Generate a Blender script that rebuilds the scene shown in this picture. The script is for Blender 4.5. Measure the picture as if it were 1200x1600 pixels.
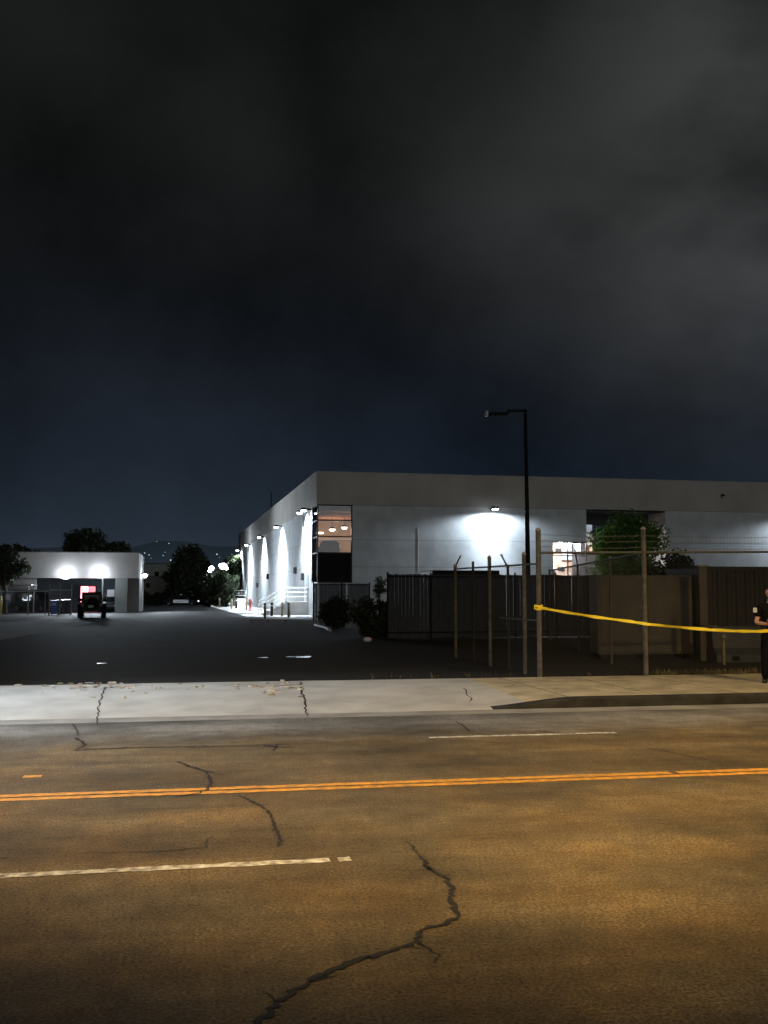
import bpy, math, random
from mathutils import Vector, Matrix
C = bpy.context
scene = C.scene
for o in list(bpy.data.objects):
    bpy.data.objects.remove(o)
R = math.radians
rnd = random.Random(7)

# ------------------------------------------------------------------ camera
CAM_H, FPX, HOR = 1.8, 1600.0, 928.0
PITCH = math.atan((HOR - 800) / FPX)
cam_d = bpy.data.cameras.new('camera')
cam = bpy.data.objects.new('camera', cam_d)
scene.collection.objects.link(cam)
cam.location = (0, 0, CAM_H)
cam.rotation_euler = (R(90) + PITCH, 0, 0)
cam_d.sensor_fit = 'HORIZONTAL'
cam_d.sensor_width = 24.0
cam_d.lens = 24.0 * FPX / 1200
cam_d.clip_end = 6000
cam_d.clip_start = 0.05
scene.camera = cam
scene.view_settings.view_transform = 'Standard'
scene.view_settings.look = 'None'
scene.view_settings.exposure = 0
scene.view_settings.gamma = 1

# ------------------------------------------------------------------ night sky
world = bpy.data.worlds.new('World')
scene.world = world
world.use_nodes = True
wn, wl = world.node_tree.nodes, world.node_tree.links
wn.clear()
w_out = wn.new('ShaderNodeOutputWorld')
w_bg = wn.new('ShaderNodeBackground')
wl.new(w_bg.outputs[0], w_out.inputs[0])
tc = wn.new('ShaderNodeTexCoord')
sep = wn.new('ShaderNodeSeparateXYZ')
wl.new(tc.outputs['Generated'], sep.inputs[0])
ramp = wn.new('ShaderNodeValToRGB')
wl.new(sep.outputs['Z'], ramp.inputs[0])
cr = ramp.color_ramp
cr.elements[0].position = 0.0
cr.elements[0].color = (.015, .023, .034, 1)
cr.elements[1].position = 1.0
cr.elements[1].color = (.006, .006, .0062, 1)
for p_, c_ in ((.08, (.0080, .0125, .0200, 1)), (.15, (.0064, .0094, .0150, 1)), (.21, (.0060, .0080, .0118, 1)), (.30, (.0058, .0068, .0080, 1)), (.40, (.0058, .0064, .0063, 1))):
    e_ = cr.elements.new(p_)
    e_.color = c_
wmap = wn.new('ShaderNodeMapping')
wmap.inputs['Scale'].default_value = (1.0, 1.0, 1.7)
wmap.inputs['Rotation'].default_value = (0, R(-22), 0)
wl.new(tc.outputs['Generated'], wmap.inputs[0])
wnz = wn.new('ShaderNodeTexNoise')
wnz.inputs['Scale'].default_value = 3.6
wnz.inputs['Detail'].default_value = 5
wnz.inputs['Roughness'].default_value = .5
wl.new(wmap.outputs[0], wnz.inputs['Vector'])


def wmath(op, a, b=None):
    n = wn.new('ShaderNodeMath')
    n.operation = op
    for i, v in enumerate((a, b)):
        if v is None:
            continue
        if isinstance(v, (int, float)):
            n.inputs[i].default_value = v
        else:
            wl.new(v, n.inputs[i])
    return n.outputs[0]


def cloud_bank(d, r, gain):
    """city glow on one bank of cloud round the compass direction d"""
    dv = Vector(d).normalized()
    n = wn.new('ShaderNodeVectorMath')
    n.operation = 'DISTANCE'
    n.inputs[1].default_value = dv
    wl.new(tc.outputs['Generated'], n.inputs[0])
    m = wn.new('ShaderNodeMapRange')
    m.interpolation_type = 'SMOOTHSTEP'
    m.inputs['From Min'].default_value = 0
    m.inputs['From Max'].default_value = r
    m.inputs['To Min'].default_value = gain
    m.inputs['To Max'].default_value = 0
    wl.new(n.outputs['Value'], m.inputs['Value'])
    return m.outputs[0]


bank = cloud_bank((.48, 1, .48), .41, .047)
for d_, r_, g_ in (((.10, 1, .36), .16, .010), ((-.40, 1, .60), .20, .004), ((.33, 1, .32), .16, .010), ((.03, 1, .53), .10, .006), ((-.18, 1, .45), .14, .005)):
    bank = wmath('ADD', bank, cloud_bank(d_, r_, g_))
nzr = wn.new('ShaderNodeMapRange')
nzr.interpolation_type = 'SMOOTHSTEP'
nzr.inputs['From Min'].default_value = .30
nzr.inputs['From Max'].default_value = .68
nzr.inputs['To Min'].default_value = .22
nzr.inputs['To Max'].default_value = 1.15
wl.new(wnz.outputs[0], nzr.inputs['Value'])
bank = wmath('MULTIPLY', bank, nzr.outputs[0])
comb = wn.new('ShaderNodeCombineColor')
town = cloud_bank((-.24, 1, .02), .34, .010)
for i, (k, k2) in enumerate(((.97, .75), (1.0, .95), (1.0, 1.25))):
    wl.new(wmath('ADD', wmath('MULTIPLY', bank, k), wmath('MULTIPLY', town, k2)), comb.inputs[i])
wadd = wn.new('ShaderNodeVectorMath')
wadd.operation = 'ADD'
wn2 = wn.new('ShaderNodeTexNoise')
wn2.inputs['Scale'].default_value = 6.5
wn2.inputs['Detail'].default_value = 7
wn2.inputs['Roughness'].default_value = .6
wl.new(tc.outputs['Generated'], wn2.inputs['Vector'])
mr2 = wn.new('ShaderNodeMapRange')
mr2.inputs['From Min'].default_value = .3
mr2.inputs['From Max'].default_value = .7
mr2.inputs['To Min'].default_value = .62
mr2.inputs['To Max'].default_value = 1.38
wl.new(wn2.outputs[0], mr2.inputs['Value'])
wsc = wn.new('ShaderNodeVectorMath')
wsc.operation = 'SCALE'
wl.new(ramp.outputs[0], wsc.inputs[0])
wl.new(mr2.outputs[0], wsc.inputs['Scale'])
wl.new(wsc.outputs[0], wadd.inputs[0])
wl.new(comb.outputs[0], wadd.inputs[1])
wl.new(wadd.outputs[0], w_bg.inputs['Color'])
w_bg.inputs['Strength'].default_value = 1.0

# added facade fill, as if city glow behind the street: one weak, wide, low sun
sd = bpy.data.lights.new('city_glow', 'SUN')
sd.energy = 0.30
sd.angle = R(40)
sd.color = (1.0, 1.0, .96)
sun = bpy.data.objects.new('city_glow', sd)
scene.collection.objects.link(sun)
sun.rotation_euler = (R(76), 0, R(14))      # shines from behind the camera, low


# ------------------------------------------------------------------ frames of reference
A = R(10.8)                                  # the street runs 10.8 degrees off the camera's right
CA, SA = math.cos(A), math.sin(A)
LOT = 0.15
WALK = 0.165


AW = R(12.0)                                 # the warehouse stands a little more off square
CAW, SAW = math.cos(AW), math.sin(AW)


def W(u, v, z=0.0):
    """street coordinates (along, across, up) to world"""
    return Vector((u * CA - v * SA, u * SA + v * CA, z))


def UV(p):
    return (p[0] * CA + p[1] * SA, -p[0] * SA + p[1] * CA)


def ray(px, py):
    x, y = (px - 600) / FPX, (800 - py) / FPX
    c, s = math.cos(PITCH), math.sin(PITCH)
    return Vector((x, c - y * s, s + y * c))


def gp(px, py, z=0.0):
    d = ray(px, py)
    return Vector((0, 0, CAM_H)) + d * ((z - CAM_H) / d.z)


def at(px, py, Y):
    d = ray(px, py)
    return Vector((0, 0, CAM_H)) + d * (Y / d.y)


def px_X(px, Y):
    return at(px, HOR, Y).x


# ------------------------------------------------------------------ materials
def nodes_of(m):
    m.use_nodes = True
    nt = m.node_tree
    return nt, nt.nodes, nt.links, nt.nodes['Principled BSDF']


def mat(name, col, rough=.7, metal=0., var=.25, scale=4., bump=.0, bscale=60., spec=None, stretch=None, col2=None):
    m = bpy.data.materials.new(name)
    nt, n, l, b = nodes_of(m)
    b.inputs['Roughness'].default_value = rough
    b.inputs['Metallic'].default_value = metal
    if spec is not None:
        b.inputs['Specular IOR Level'].default_value = spec
    t = n.new('ShaderNodeTexCoord')
    vec = t.outputs['Object']
    if stretch:
        mp = n.new('ShaderNodeMapping')
        mp.inputs['Scale'].default_value = stretch
        l.new(vec, mp.inputs[0])
        vec = mp.outputs[0]
    nz = n.new('ShaderNodeTexNoise')
    nz.inputs['Scale'].default_value = scale
    nz.inputs['Detail'].default_value = 6
    l.new(vec, nz.inputs['Vector'])
    r = n.new('ShaderNodeValToRGB')
    l.new(nz.outputs[0], r.inputs[0])
    c2 = col2 or tuple(c * (1 - var) for c in col)
    r.color_ramp.elements[0].position = .32
    r.color_ramp.elements[0].color = (*c2, 1)
    r.color_ramp.elements[1].position = .68
    r.color_ramp.elements[1].color = (*(min(1, c * (1 + var * .6)) for c in col), 1)
    l.new(r.outputs[0], b.inputs['Base Color'])
    if bump:
        nb = n.new('ShaderNodeTexNoise')
        nb.inputs['Scale'].default_value = bscale
        nb.inputs['Detail'].default_value = 4
        l.new(t.outputs['Object'], nb.inputs['Vector'])
        bp = n.new('ShaderNodeBump')
        bp.inputs['Strength'].default_value = bump
        bp.inputs['Distance'].default_value = .02
        l.new(nb.outputs[0], bp.inputs['Height'])
        l.new(bp.outputs[0], b.inputs['Normal'])
    return m


def emit(name, col, s):
    m = bpy.data.materials.new(name)
    nt, n, l, b = nodes_of(m)
    b.inputs['Base Color'].default_value = (.8, .8, .8, 1)
    b.inputs['Emission Color'].default_value = (*col, 1)
    b.inputs['Emission Strength'].default_value = s
    return m


def glass(name, tint=(.9, .95, 1), refl=.10, rough=.02):
    m = bpy.data.materials.new(name)
    nt, n, l, b = nodes_of(m)
    n.remove(b)
    t = n.new('ShaderNodeBsdfTransparent')
    t.inputs[0].default_value = (*tint, 1)
    g = n.new('ShaderNodeBsdfGlossy')
    g.inputs['Roughness'].default_value = rough
    mx = n.new('ShaderNodeMixShader')
    mx.inputs[0].default_value = refl
    l.new(t.outputs[0], mx.inputs[1])
    l.new(g.outputs[0], mx.inputs[2])
    l.new(mx.outputs[0], n['Material Output'].inputs[0])
    return m


def asphalt(name, base, warm, rough=.85, streak=True, mottling=.48, speck=.5):
    """worn asphalt: fine aggregate, blotches and wheel-track streaks that double as painted shadow bands"""
    m = bpy.data.materials.new(name)
    nt, n, l, b = nodes_of(m)
    b.inputs['Roughness'].default_value = rough
    b.inputs['Specular IOR Level'].default_value = .25
    t = n.new('ShaderNodeTexCoord')

    def noise(sc, det, stretch=None, ro=.55):
        v = t.outputs['Object']
        if stretch:
            mp = n.new('ShaderNodeMapping')
            mp.inputs['Scale'].default_value = stretch
            l.new(v, mp.inputs[0])
            v = mp.outputs[0]
        z = n.new('ShaderNodeTexNoise')
        z.inputs['Scale'].default_value = sc
        z.inputs['Detail'].default_value = det
        z.inputs['Roughness'].default_value = ro
        l.new(v, z.inputs['Vector'])
        return z.outputs[0]

    def rng(v, a0, a1, b0, b1):
        r = n.new('ShaderNodeMapRange')
        for k, x in zip(('From Min', 'From Max', 'To Min', 'To Max'), (a0, a1, b0, b1)):
            r.inputs[k].default_value = x
        l.new(v, r.inputs['Value'])
        return r.outputs[0]

    def mul(a_, b_):
        q = n.new('ShaderNodeMath')
        q.operation = 'MULTIPLY'
        l.new(a_, q.inputs[0])
        l.new(b_, q.inputs[1])
        return q.outputs[0]
    v = rng(noise(.55, 5), .3, .7, 1 - mottling, 1 + mottling * .7)
    v = mul(v, rng(noise(3.2, 6), .3, .7, .78, 1.2))
    fine = noise(48, 2, None, .8)
    v = mul(v, rng(fine, .36, .64, 1 - speck, 1 + speck))
    mid = noise(13, 3, None, .7)
    v = mul(v, rng(mid, .3, .7, 1 - speck * .35, 1 + speck * .35))
    if streak:
        v = mul(v, rng(noise(1.0, 4, (.06, 1.1, 1)), .32, .68, .66, 1.22))  # wear streaks, strengthened to paint the shadow bands lying across the foreground
    cc = n.new('ShaderNodeMix')
    cc.data_type = 'RGBA'
    cc.inputs[6].default_value = (*base, 1)
    cc.inputs[7].default_value = (*warm, 1)
    l.new(rng(noise(.9, 5), .4, .65, 0, 1), cc.inputs[0])
    col_out = cc.outputs[2]
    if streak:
        # lane beside the gutter painted greyer for white lamp light spilling there, ragged edge
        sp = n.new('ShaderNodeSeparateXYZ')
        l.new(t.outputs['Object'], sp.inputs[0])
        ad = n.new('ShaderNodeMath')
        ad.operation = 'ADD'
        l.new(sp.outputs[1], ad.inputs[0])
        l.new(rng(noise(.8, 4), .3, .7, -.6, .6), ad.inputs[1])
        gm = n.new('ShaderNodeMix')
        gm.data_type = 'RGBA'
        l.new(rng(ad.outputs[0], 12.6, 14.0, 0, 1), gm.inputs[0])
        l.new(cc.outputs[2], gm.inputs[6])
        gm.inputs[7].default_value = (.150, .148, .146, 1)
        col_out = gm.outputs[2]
    sc = n.new('ShaderNodeVectorMath')
    sc.operation = 'SCALE'
    l.new(col_out, sc.inputs[0])
    l.new(v, sc.inputs['Scale'])
    l.new(sc.outputs[0], b.inputs['Base Color'])
    bp = n.new('ShaderNodeBump')
    bp.inputs['Strength'].default_value = .5
    bp.inputs['Distance'].default_value = .012
    l.new(mid, bp.inputs['Height'])
    l.new(bp.outputs[0], b.inputs['Normal'])
    return m


def jointed(name, col, axis, lines, width, dark=.55, rough=.8, var=.12, scale=.8, period=None, bump=.15):
    """a surface with joints at the listed coordinates of one axis (or at a regular period)"""
    m = mat(name, col, rough, 0, var, scale, bump, 40)
    nt, n, l, b = nodes_of(m)
    src = b.inputs['Base Color'].links[0].from_socket
    t = [x for x in n if x.type == 'TEX_COORD'][0]
    sp = n.new('ShaderNodeSeparateXYZ')
    l.new(t.outputs['Object'], sp.inputs[0])
    tot = None

    def line_mask(sock, c, w):
        s = n.new('ShaderNodeMath'); s.operation = 'SUBTRACT'
        l.new(sock, s.inputs[0]); s.inputs[1].default_value = c
        a_ = n.new('ShaderNodeMath'); a_.operation = 'ABSOLUTE'
        l.new(s.outputs[0], a_.inputs[0])
        q = n.new('ShaderNodeMath'); q.operation = 'LESS_THAN'
        l.new(a_.outputs[0], q.inputs[0]); q.inputs[1].default_value = w
        return q.outputs[0]
    masks = []
    if lines:
        for c in lines:
            masks.append(line_mask(sp.outputs[axis], c, width))
    if period:
        for ax, per in period:
            md = n.new('ShaderNodeMath'); md.operation = 'PINGPONG'
            l.new(sp.outputs[ax], md.inputs[0]); md.inputs[1].default_value = per / 2
            masks.append(line_mask(md.outputs[0], 0, width))
    for k in masks:
        if tot is None:
            tot = k
        else:
            mx = n.new('ShaderNodeMath'); mx.operation = 'MAXIMUM'
            l.new(tot, mx.inputs[0]); l.new(k, mx.inputs[1])
            tot = mx.outputs[0]
    mixn = n.new('ShaderNodeMix')
    mixn.data_type = 'RGBA'
    l.new(tot, mixn.inputs[0])
    l.new(src, mixn.inputs[6])
    mixn.inputs[7].default_value = (*(c * dark for c in col), 1)
    l.new(mixn.outputs[2], b.inputs['Base Color'])
    return m


M = {}
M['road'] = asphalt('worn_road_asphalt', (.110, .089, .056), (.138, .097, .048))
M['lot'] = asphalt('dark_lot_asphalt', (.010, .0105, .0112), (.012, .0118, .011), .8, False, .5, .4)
M['crack'] = mat('crack_tar', (.012, .011, .010), .9, 0, .3, 8)
M['yellow'] = mat('worn_yellow_paint', (.60, .29, .03), .75, 0, .4, 11, .2, 60, col2=(.30, .16, .04))
M['white_line'] = mat('worn_white_paint', (.58, .58, .56), .75, 0, .5, 13, .2, 60, col2=(.13, .11, .085))
M['walk'] = jointed('sidewalk_concrete', (.36, .315, .22), 0, None, .017, .3, .88, .34, 2.1, ((0, 1.5),), .25)
M['apron'] = mat('driveway_concrete', (.37, .365, .355), .88, 0, .20, 1.3, .3, 50)
M['kerb'] = mat('kerb_concrete', (.034, .034, .036), .95, 0, .4, 3, .3, 40, spec=.05)
M['wall'] = jointed('painted_tilt_up_concrete', (.475, .50, .515), 2, (5.65, 3.65), .022, .6, .8, .16, .9)
M['band'] = mat('parapet_concrete', (.40, .38, .35), .85, 0, .14, .45, .15, 30, stretch=(1, 1, .6))
M['black_panel'] = mat('black_spandrel', (.005, .005, .006), .5, 0, .2, 3, spec=.06)
M['frame'] = mat('dark_window_frame', (.02, .02, .022), .45, .5, .2, 5)
M['glass'] = glass('window_glass', (.92, .95, 1.0), .06)
M['dark_glass'] = glass('dark_glass', (.25, .30, .36), .14)
M['roof'] = mat('roof_membrane', (.12, .12, .12), .9, 0, .2, 1)
M['steel'] = mat('galvanised_steel', (.36, .36, .35), .5, .55, .3, 7, .1, 30)
M['steel_warm'] = mat('weathered_galvanised_post', (.26, .25, .235), .6, .3, .35, 9, .1, 30)
M['dark_steel'] = mat('dark_painted_steel', (.010, .010, .010), .6, 0, .3, 6, spec=.15)
M['rail_paint'] = mat('pale_rail_paint', (.55, .55, .53), .5, .1, .2, 8)
M['concrete'] = mat('cast_concrete', (.42, .41, .39), .88, 0, .2, 2, .25, 30)
M['screen'] = mat('dark_privacy_screen', (.020, .026, .034), .8, 0, .45, 2.2, .3, 12, stretch=(6, 1, 1))
M['gate_screen'] = mat('grey_gate_screen', (.10, .115, .13), .8, 0, .3, 1.5, .3, 12, stretch=(6, 1, 1))
M['cabinet'] = mat('weathered_grey_brown_metal', (.048, .045, .042), .75, 0, .35, 1.7, .2, 20)
M['cabinet_pale'] = mat('pale_edge_metal', (.11, .108, .104), .75, 0, .3, 3)
M['rust'] = mat('rust_brown_container_paint', (.009, .0065, .005), .7, 0, .45, 2.3, .2, 20)
M['dark_block'] = mat('dark_blue_grey_plastic', (.018, .022, .028), .6, 0, .4, 3)
M['bark'] = mat('bark', (.06, .045, .03), .9, 0, .4, 8, .5, 30)
M['tape'] = mat('yellow_barrier_tape', (.85, .66, .03), .45, 0, .15, 6)
M['yellow_bollard'] = mat('yellow_bollard_paint', (.66, .58, .16), .6, 0, .25, 5)
M['tan_bollard'] = mat('tan_bollard_paint', (.34, .28, .17), .7, 0, .3, 6)
M['red_paint'] = mat('red_hydrant_paint', (.16, .018, .015), .55, 0, .3, 6)
M['wood'] = mat('weathered_timber', (.16, .10, .055), .85, 0, .4, 6, .3, 20, stretch=(1, 8, 8))
M['rubber'] = mat('tyre_rubber', (.009, .009, .009), .9, 0, .2, 8, spec=.1)
M['rim'] = mat('dark_alloy_rim', (.10, .10, .105), .4, .8, .2, 6)
M['blk_paint'] = mat('black_car_paint', (.006, .006, .007), .45, 0, .15, 3, spec=.12)
M['gry_paint'] = mat('charcoal_car_paint', (.028, .028, .030), .3, .2, .15, 3)
M['wht_paint'] = mat('white_car_paint', (.62, .63, .68), .35, 0, .08, 3)
M['car_glass'] = mat('car_window_glass', (.006, .006, .007), .05, 0, .1, 3, spec=.3)
M['tail'] = mat('unlit_tail_lamp', (.10, .008, .008), .2, 0, .1, 3)
M['plate'] = mat('number_plate', (.30, .36, .33), .5, 0, .2, 30)
M['blue_bin'] = mat('blue_bin_plastic', (.03, .09, .42), .5, 0, .15, 4)
M['navy_bin'] = mat('navy_bin_plastic', (.008, .012, .024), .5, 0, .2, 4)
M['white_hose'] = mat('white_pipe', (.7, .7, .7), .5, 0, .15, 6)
M['sign_white'] = mat('white_sign_face', (.55, .53, .58), .5, 0, .15, 12)
M['dry_grass'] = mat('dry_grass', (.11, .09, .045), .9, 0, .4, 5)
M['rubble'] = mat('broken_concrete', (.46, .455, .44), .9, 0, .4, 9, .4, 40, col2=(.16, .15, .13))
M['stucco'] = mat('off_white_stucco', (.40, .39, .385), .85, 0, .12, .6, .15, 30)
M['far_wall'] = mat('far_building_render', (.26, .29, .28), .85, 0, .2, .6)
M['far_wall2'] = mat('far_brown_wall', (.16, .15, .145), .85, 0, .2, .6)
M['room_warm'] = mat('warm_room_paint', (.55, .36, .24), .8, 0, .15, 1)
M['room_ceil'] = mat('timber_ceiling', (.42, .18, .085), .7, 0, .35, 1.6, stretch=(.4, 6, 1))
M['room_floor'] = mat('room_carpet', (.12, .09, .07), .9, 0, .2, 4)
M['chair_cloth'] = mat('dark_grey_upholstery', (.025, .024, .026), .9, 0, .2, 8)
M['brick_room'] = mat('pale_brick_interior', (.60, .52, .46), .85, 0, .35, 3, .3, 20, col2=(.40, .22, .12))
M['blind'] = mat('white_blinds', (.55, .57, .60), .7, 0, .2, 6)
M['uniform'] = mat('black_uniform_cloth', (.005, .005, .0055), .9, 0, .3, 14, .3, 60, spec=.08)
M['skin'] = mat('skin', (.46, .24, .155), .55, 0, .12, 14)
M['hair'] = mat('dark_hair', (.02, .012, .008), .6, 0, .3, 40)
M['boot'] = mat('black_boot_leather', (.008, .008, .008), .35, 0, .2, 10)
M['badge'] = mat('pale_cloth_patch', (.5, .5, .46), .6, 0, .2, 20)
M['metal_badge'] = mat('badge_metal', (.6, .5, .3), .3, .9, .2, 20)
M['lip'] = mat('lips', (.30, .11, .09), .5, 0, .1, 20)
M['eye'] = mat('eye_dark', (.03, .02, .015), .3, 0, .1, 20)
M['hill'] = mat('dark_hillside', (.26, .40, .56), 1, 0, .1, .004)
M['led_glow'] = emit('cool_led_lens', (.86, .93, 1), 40)
M['flood_glow'] = emit('floodlight_lens', (.86, .92, 1), 28)
M['warm_glow'] = emit('warm_room_lamp', (1, .80, .55), 14)
M['city_glow'] = emit('far_street_lamp', (.75, .85, 1), .9)
M['city_warm'] = emit('far_warm_lamp', (1, .75, .5), .6)
M['red_glow'] = emit('red_lit_face', (1, .03, .05), 1.6)
M['pink_glow'] = emit('pink_lit_face', (1, .35, .42), 5)
M['blue_window'] = emit('blue_lit_pane', (.05, .17, .29), 1.0)
M['sodium_glow'] = emit('sodium_lamp_lens', (1, .55, .18), 30)
M['head_glow'] = emit('car_lamp_lens', (.8, .9, 1), 2.0)
pud = bpy.data.materials.new('standing_water')
_nt, _n, _l, _b = nodes_of(pud)
_b.inputs['Base Color'].default_value = (.01, .01, .01, 1)
_b.inputs['Roughness'].default_value = .06
_nz = _n.new('ShaderNodeTexNoise')
_nz.inputs['Scale'].default_value = 6
_bp = _n.new('ShaderNodeBump')
_bp.inputs['Strength'].default_value = .04
_l.new(_nz.outputs[0], _bp.inputs['Height'])
_l.new(_bp.outputs[0], _b.inputs['Normal'])
M['puddle'] = pud


def leaf_mat(name, c1, c2):
    m = bpy.data.materials.new(name)
    nt, n, l, b = nodes_of(m)
    b.inputs['Roughness'].default_value = .65
    g = n.new('ShaderNodeTexCoord')
    z = n.new('ShaderNodeTexNoise')
    z.inputs['Scale'].default_value = 1.4
    z.inputs['Detail'].default_value = 5
    l.new(g.outputs['Object'], z.inputs['Vector'])
    r = n.new('ShaderNodeValToRGB')
    r.color_ramp.elements[0].position = .35
    r.color_ramp.elements[0].color = (*c1, 1)
    r.color_ramp.elements[1].position = .65
    r.color_ramp.elements[1].color = (*c2, 1)
    l.new(z.outputs[0], r.inputs[0])
    l.new(r.outputs[0], b.inputs['Base Color'])
    tr = n.new('ShaderNodeBsdfTranslucent')
    l.new(r.outputs[0], tr.inputs[0])
    mx = n.new('ShaderNodeMixShader')
    mx.inputs[0].default_value = .35
    l.new(b.outputs[0], mx.inputs[1])
    l.new(tr.outputs[0], mx.inputs[2])
    l.new(mx.outputs[0], n['Material Output'].inputs[0])
    return m


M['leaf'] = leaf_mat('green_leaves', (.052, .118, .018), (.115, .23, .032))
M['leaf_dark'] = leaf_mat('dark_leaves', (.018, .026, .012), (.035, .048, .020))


# ------------------------------------------------------------------ mesh building
class MB:
    def __init__(self):
        self.v, self.f = [], []

    def add(self, vs, fs):
        o = len(self.v)
        self.v += [tuple(x) for x in vs]
        self.f += [tuple(i + o for i in f) for f in fs]
        return self

    def box(self, x0, x1, y0, y1, z0, z1, mtx=None):
        vs = [Vector((x, y, z)) for z in (z0, z1) for y in (y0, y1) for x in (x0, x1)]
        if mtx:
            vs = [mtx @ q for q in vs]
        return self.add(vs, [(0, 2, 3, 1), (4, 5, 7, 6), (0, 1, 5, 4), (2, 6, 7, 3), (0, 4, 6, 2), (1, 3, 7, 5)])

    def bbox(self, x0, x1, y0, y1, z0, z1, b=.02, mtx=None):
        """box with chamfered edges"""
        xs, ys, zs = (x0, x1), (y0, y1), (z0, z1)
        vs, idx = [], {}
        for i in (0, 1):
            for j in (0, 1):
                for k in (0, 1):
                    s = (1 if i == 0 else -1, 1 if j == 0 else -1, 1 if k == 0 else -1)
                    p = (xs[i], ys[j], zs[k])
                    for ax in range(3):
                        q = [p[t] + (0 if t == ax else s[t] * b) for t in range(3)]
                        idx[(i, j, k, ax)] = len(vs)
                        vs.append(Vector(q))
        fs = []
        for ax in range(3):
            for sd_ in (0, 1):
                o = [t for t in range(3) if t != ax]
                ring = []
                for (p_, q_) in ((0, 0), (1, 0), (1, 1), (0, 1)):
                    key = [0, 0, 0]
                    key[ax] = sd_
                    key[o[0]], key[o[1]] = p_, q_
                    ring.append(idx[(*key, ax)])
                fs.append(tuple(ring))
        for ax in range(3):
            o = [t for t in range(3) if t != ax]
            for p_ in (0, 1):
                for q_ in (0, 1):
                    k0, k1 = [0] * 3, [0] * 3
                    k0[ax], k1[ax] = 0, 1
                    for k in (k0, k1):
                        k[o[0]], k[o[1]] = p_, q_
                    fs.append((idx[(*k0, o[0])], idx[(*k1, o[0])], idx[(*k1, o[1])], idx[(*k0, o[1])]))
        for i in (0, 1):
            for j in (0, 1):
                for k in (0, 1):
                    fs.append(tuple(idx[(i, j, k, a_)] for a_ in range(3)))
        if mtx:
            vs = [mtx @ q for q in vs]
        return self.add(vs, fs)

    def tube(self, pts, r, n=8, caps=True):
        pts = [Vector(p) for p in pts]
        rs = r if isinstance(r, (list, tuple)) else [r] * len(pts)
        vs, fs = [], []
        side = None
        for i, p in enumerate(pts):
            d = (pts[min(i + 1, len(pts) - 1)] - pts[max(i - 1, 0)]).normalized()
            if side is None:
                side = d.orthogonal().normalized()
            side = (side - d * side.dot(d)).normalized()
            up = d.cross(side)
            for k in range(n):
                t = 2 * math.pi * k / n
                vs.append(p + (side * math.cos(t) + up * math.sin(t)) * rs[i])
        for i in range(len(pts) - 1):
            for k in range(n):
                a_, b_ = i * n + k, i * n + (k + 1) % n
                fs.append((a_, b_, b_ + n, a_ + n))
        if caps:
            fs.append(tuple(range(n))[::-1])
            fs.append(tuple(range((len(pts) - 1) * n, len(pts) * n)))
        return self.add(vs, fs)

    def lathe(self, prof, n=14, o=(0, 0, 0)):
        vs, fs = [], []
        for (r, z) in prof:
            for k in range(n):
                t = 2 * math.pi * k / n
                vs.append((o[0] + r * math.cos(t), o[1] + r * math.sin(t), o[2] + z))
        for i in range(len(prof) - 1):
            for k in range(n):
                a_, b_ = i * n + k, i * n + (k + 1) % n
                fs.append((a_, b_, b_ + n, a_ + n))
        fs.append(tuple(range(n))[::-1])
        fs.append(tuple(range((len(prof) - 1) * n, len(prof) * n)))
        return self.add(vs, fs)

    def sphere(self, c, r, n=12, m=8, s=(1, 1, 1)):
        vs, fs = [], []
        for i in range(m + 1):
            p = math.pi * i / m
            for k in range(n):
                t = 2 * math.pi * k / n
                vs.append((c[0] + r * s[0] * math.sin(p) * math.cos(t), c[1] + r * s[1] * math.sin(p) * math.sin(t), c[2] + r * s[2] * math.cos(p)))
        for i in range(m):
            for k in range(n):
                a_, b_ = i * n + k, i * n + (k + 1) % n
                fs.append((a_, a_ + n, b_ + n, b_))
        return self.add(vs, fs)

    def prism(self, prof, x0, x1, axis=0):
        """closed (a, b) outline extruded along x (axis 0: a=y, b=z) or along y (axis 1: a=x, b=z)"""
        n = len(prof)
        vs = []
        for e in (x0, x1):
            for (a_, b_) in prof:
                vs.append((e, a_, b_) if axis == 0 else (a_, e, b_))
        fs = [tuple(range(n))[::-1], tuple(range(n, 2 * n))]
        for k in range(n):
            q = (k + 1) % n
            fs.append((k, q, q + n, k + n))
        return self.add(vs, fs)

    def build(self, name, m, parent=None, smooth=False, loc=None, rz=0):
        me = bpy.data.meshes.new(name)
        me.from_pydata(self.v, [], self.f)
        me.materials.append(m)
        if smooth:
            me.polygons.foreach_set('use_smooth', [True] * len(me.polygons))
        me.update()
        import bmesh
        bm = bmesh.new()
        bm.from_mesh(me)
        bmesh.ops.recalc_face_normals(bm, faces=bm.faces)
        bm.to_mesh(me)
        bm.free()
        o = bpy.data.objects.new(name, me)
        scene.collection.objects.link(o)
        if parent:
            o.parent = parent
        if loc is not None:
            o.location = loc
        if rz:
            o.rotation_euler.z = rz
        return o


def tag(o, label=None, cat=None, group=None, kind=None):
    if label: o['label'] = label
    if cat: o['category'] = cat
    if group: o['group'] = group
    if kind: o['kind'] = kind
    return o


def thing(name, label, cat, loc=(0, 0, 0), rz=0, group=None):
    o = bpy.data.objects.new(name, None)
    o.empty_display_size = .3
    scene.collection.objects.link(o)
    o.location = loc
    o.rotation_euler.z = rz
    return tag(o, label, cat, group)


def copy_tree(o, parent=None):
    c = o.copy()
    scene.collection.objects.link(c)
    c.parent = parent
    for ch in list(o.children):
        copy_tree(ch, c)
    return c


def lamp(name, kind, energy, col, loc, parent=None, **kw):
    d = bpy.data.lights.new(name, kind)
    d.energy = energy
    d.color = col
    for k, v in kw.items():
        setattr(d, k, v)
    o = bpy.data.objects.new(name, d)
    scene.collection.objects.link(o)
    if parent: o.parent = parent
    o.location = loc
    return o


COOL = (.78, .89, 1.0)
SODIUM = (1.0, .645, .235)

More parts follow.
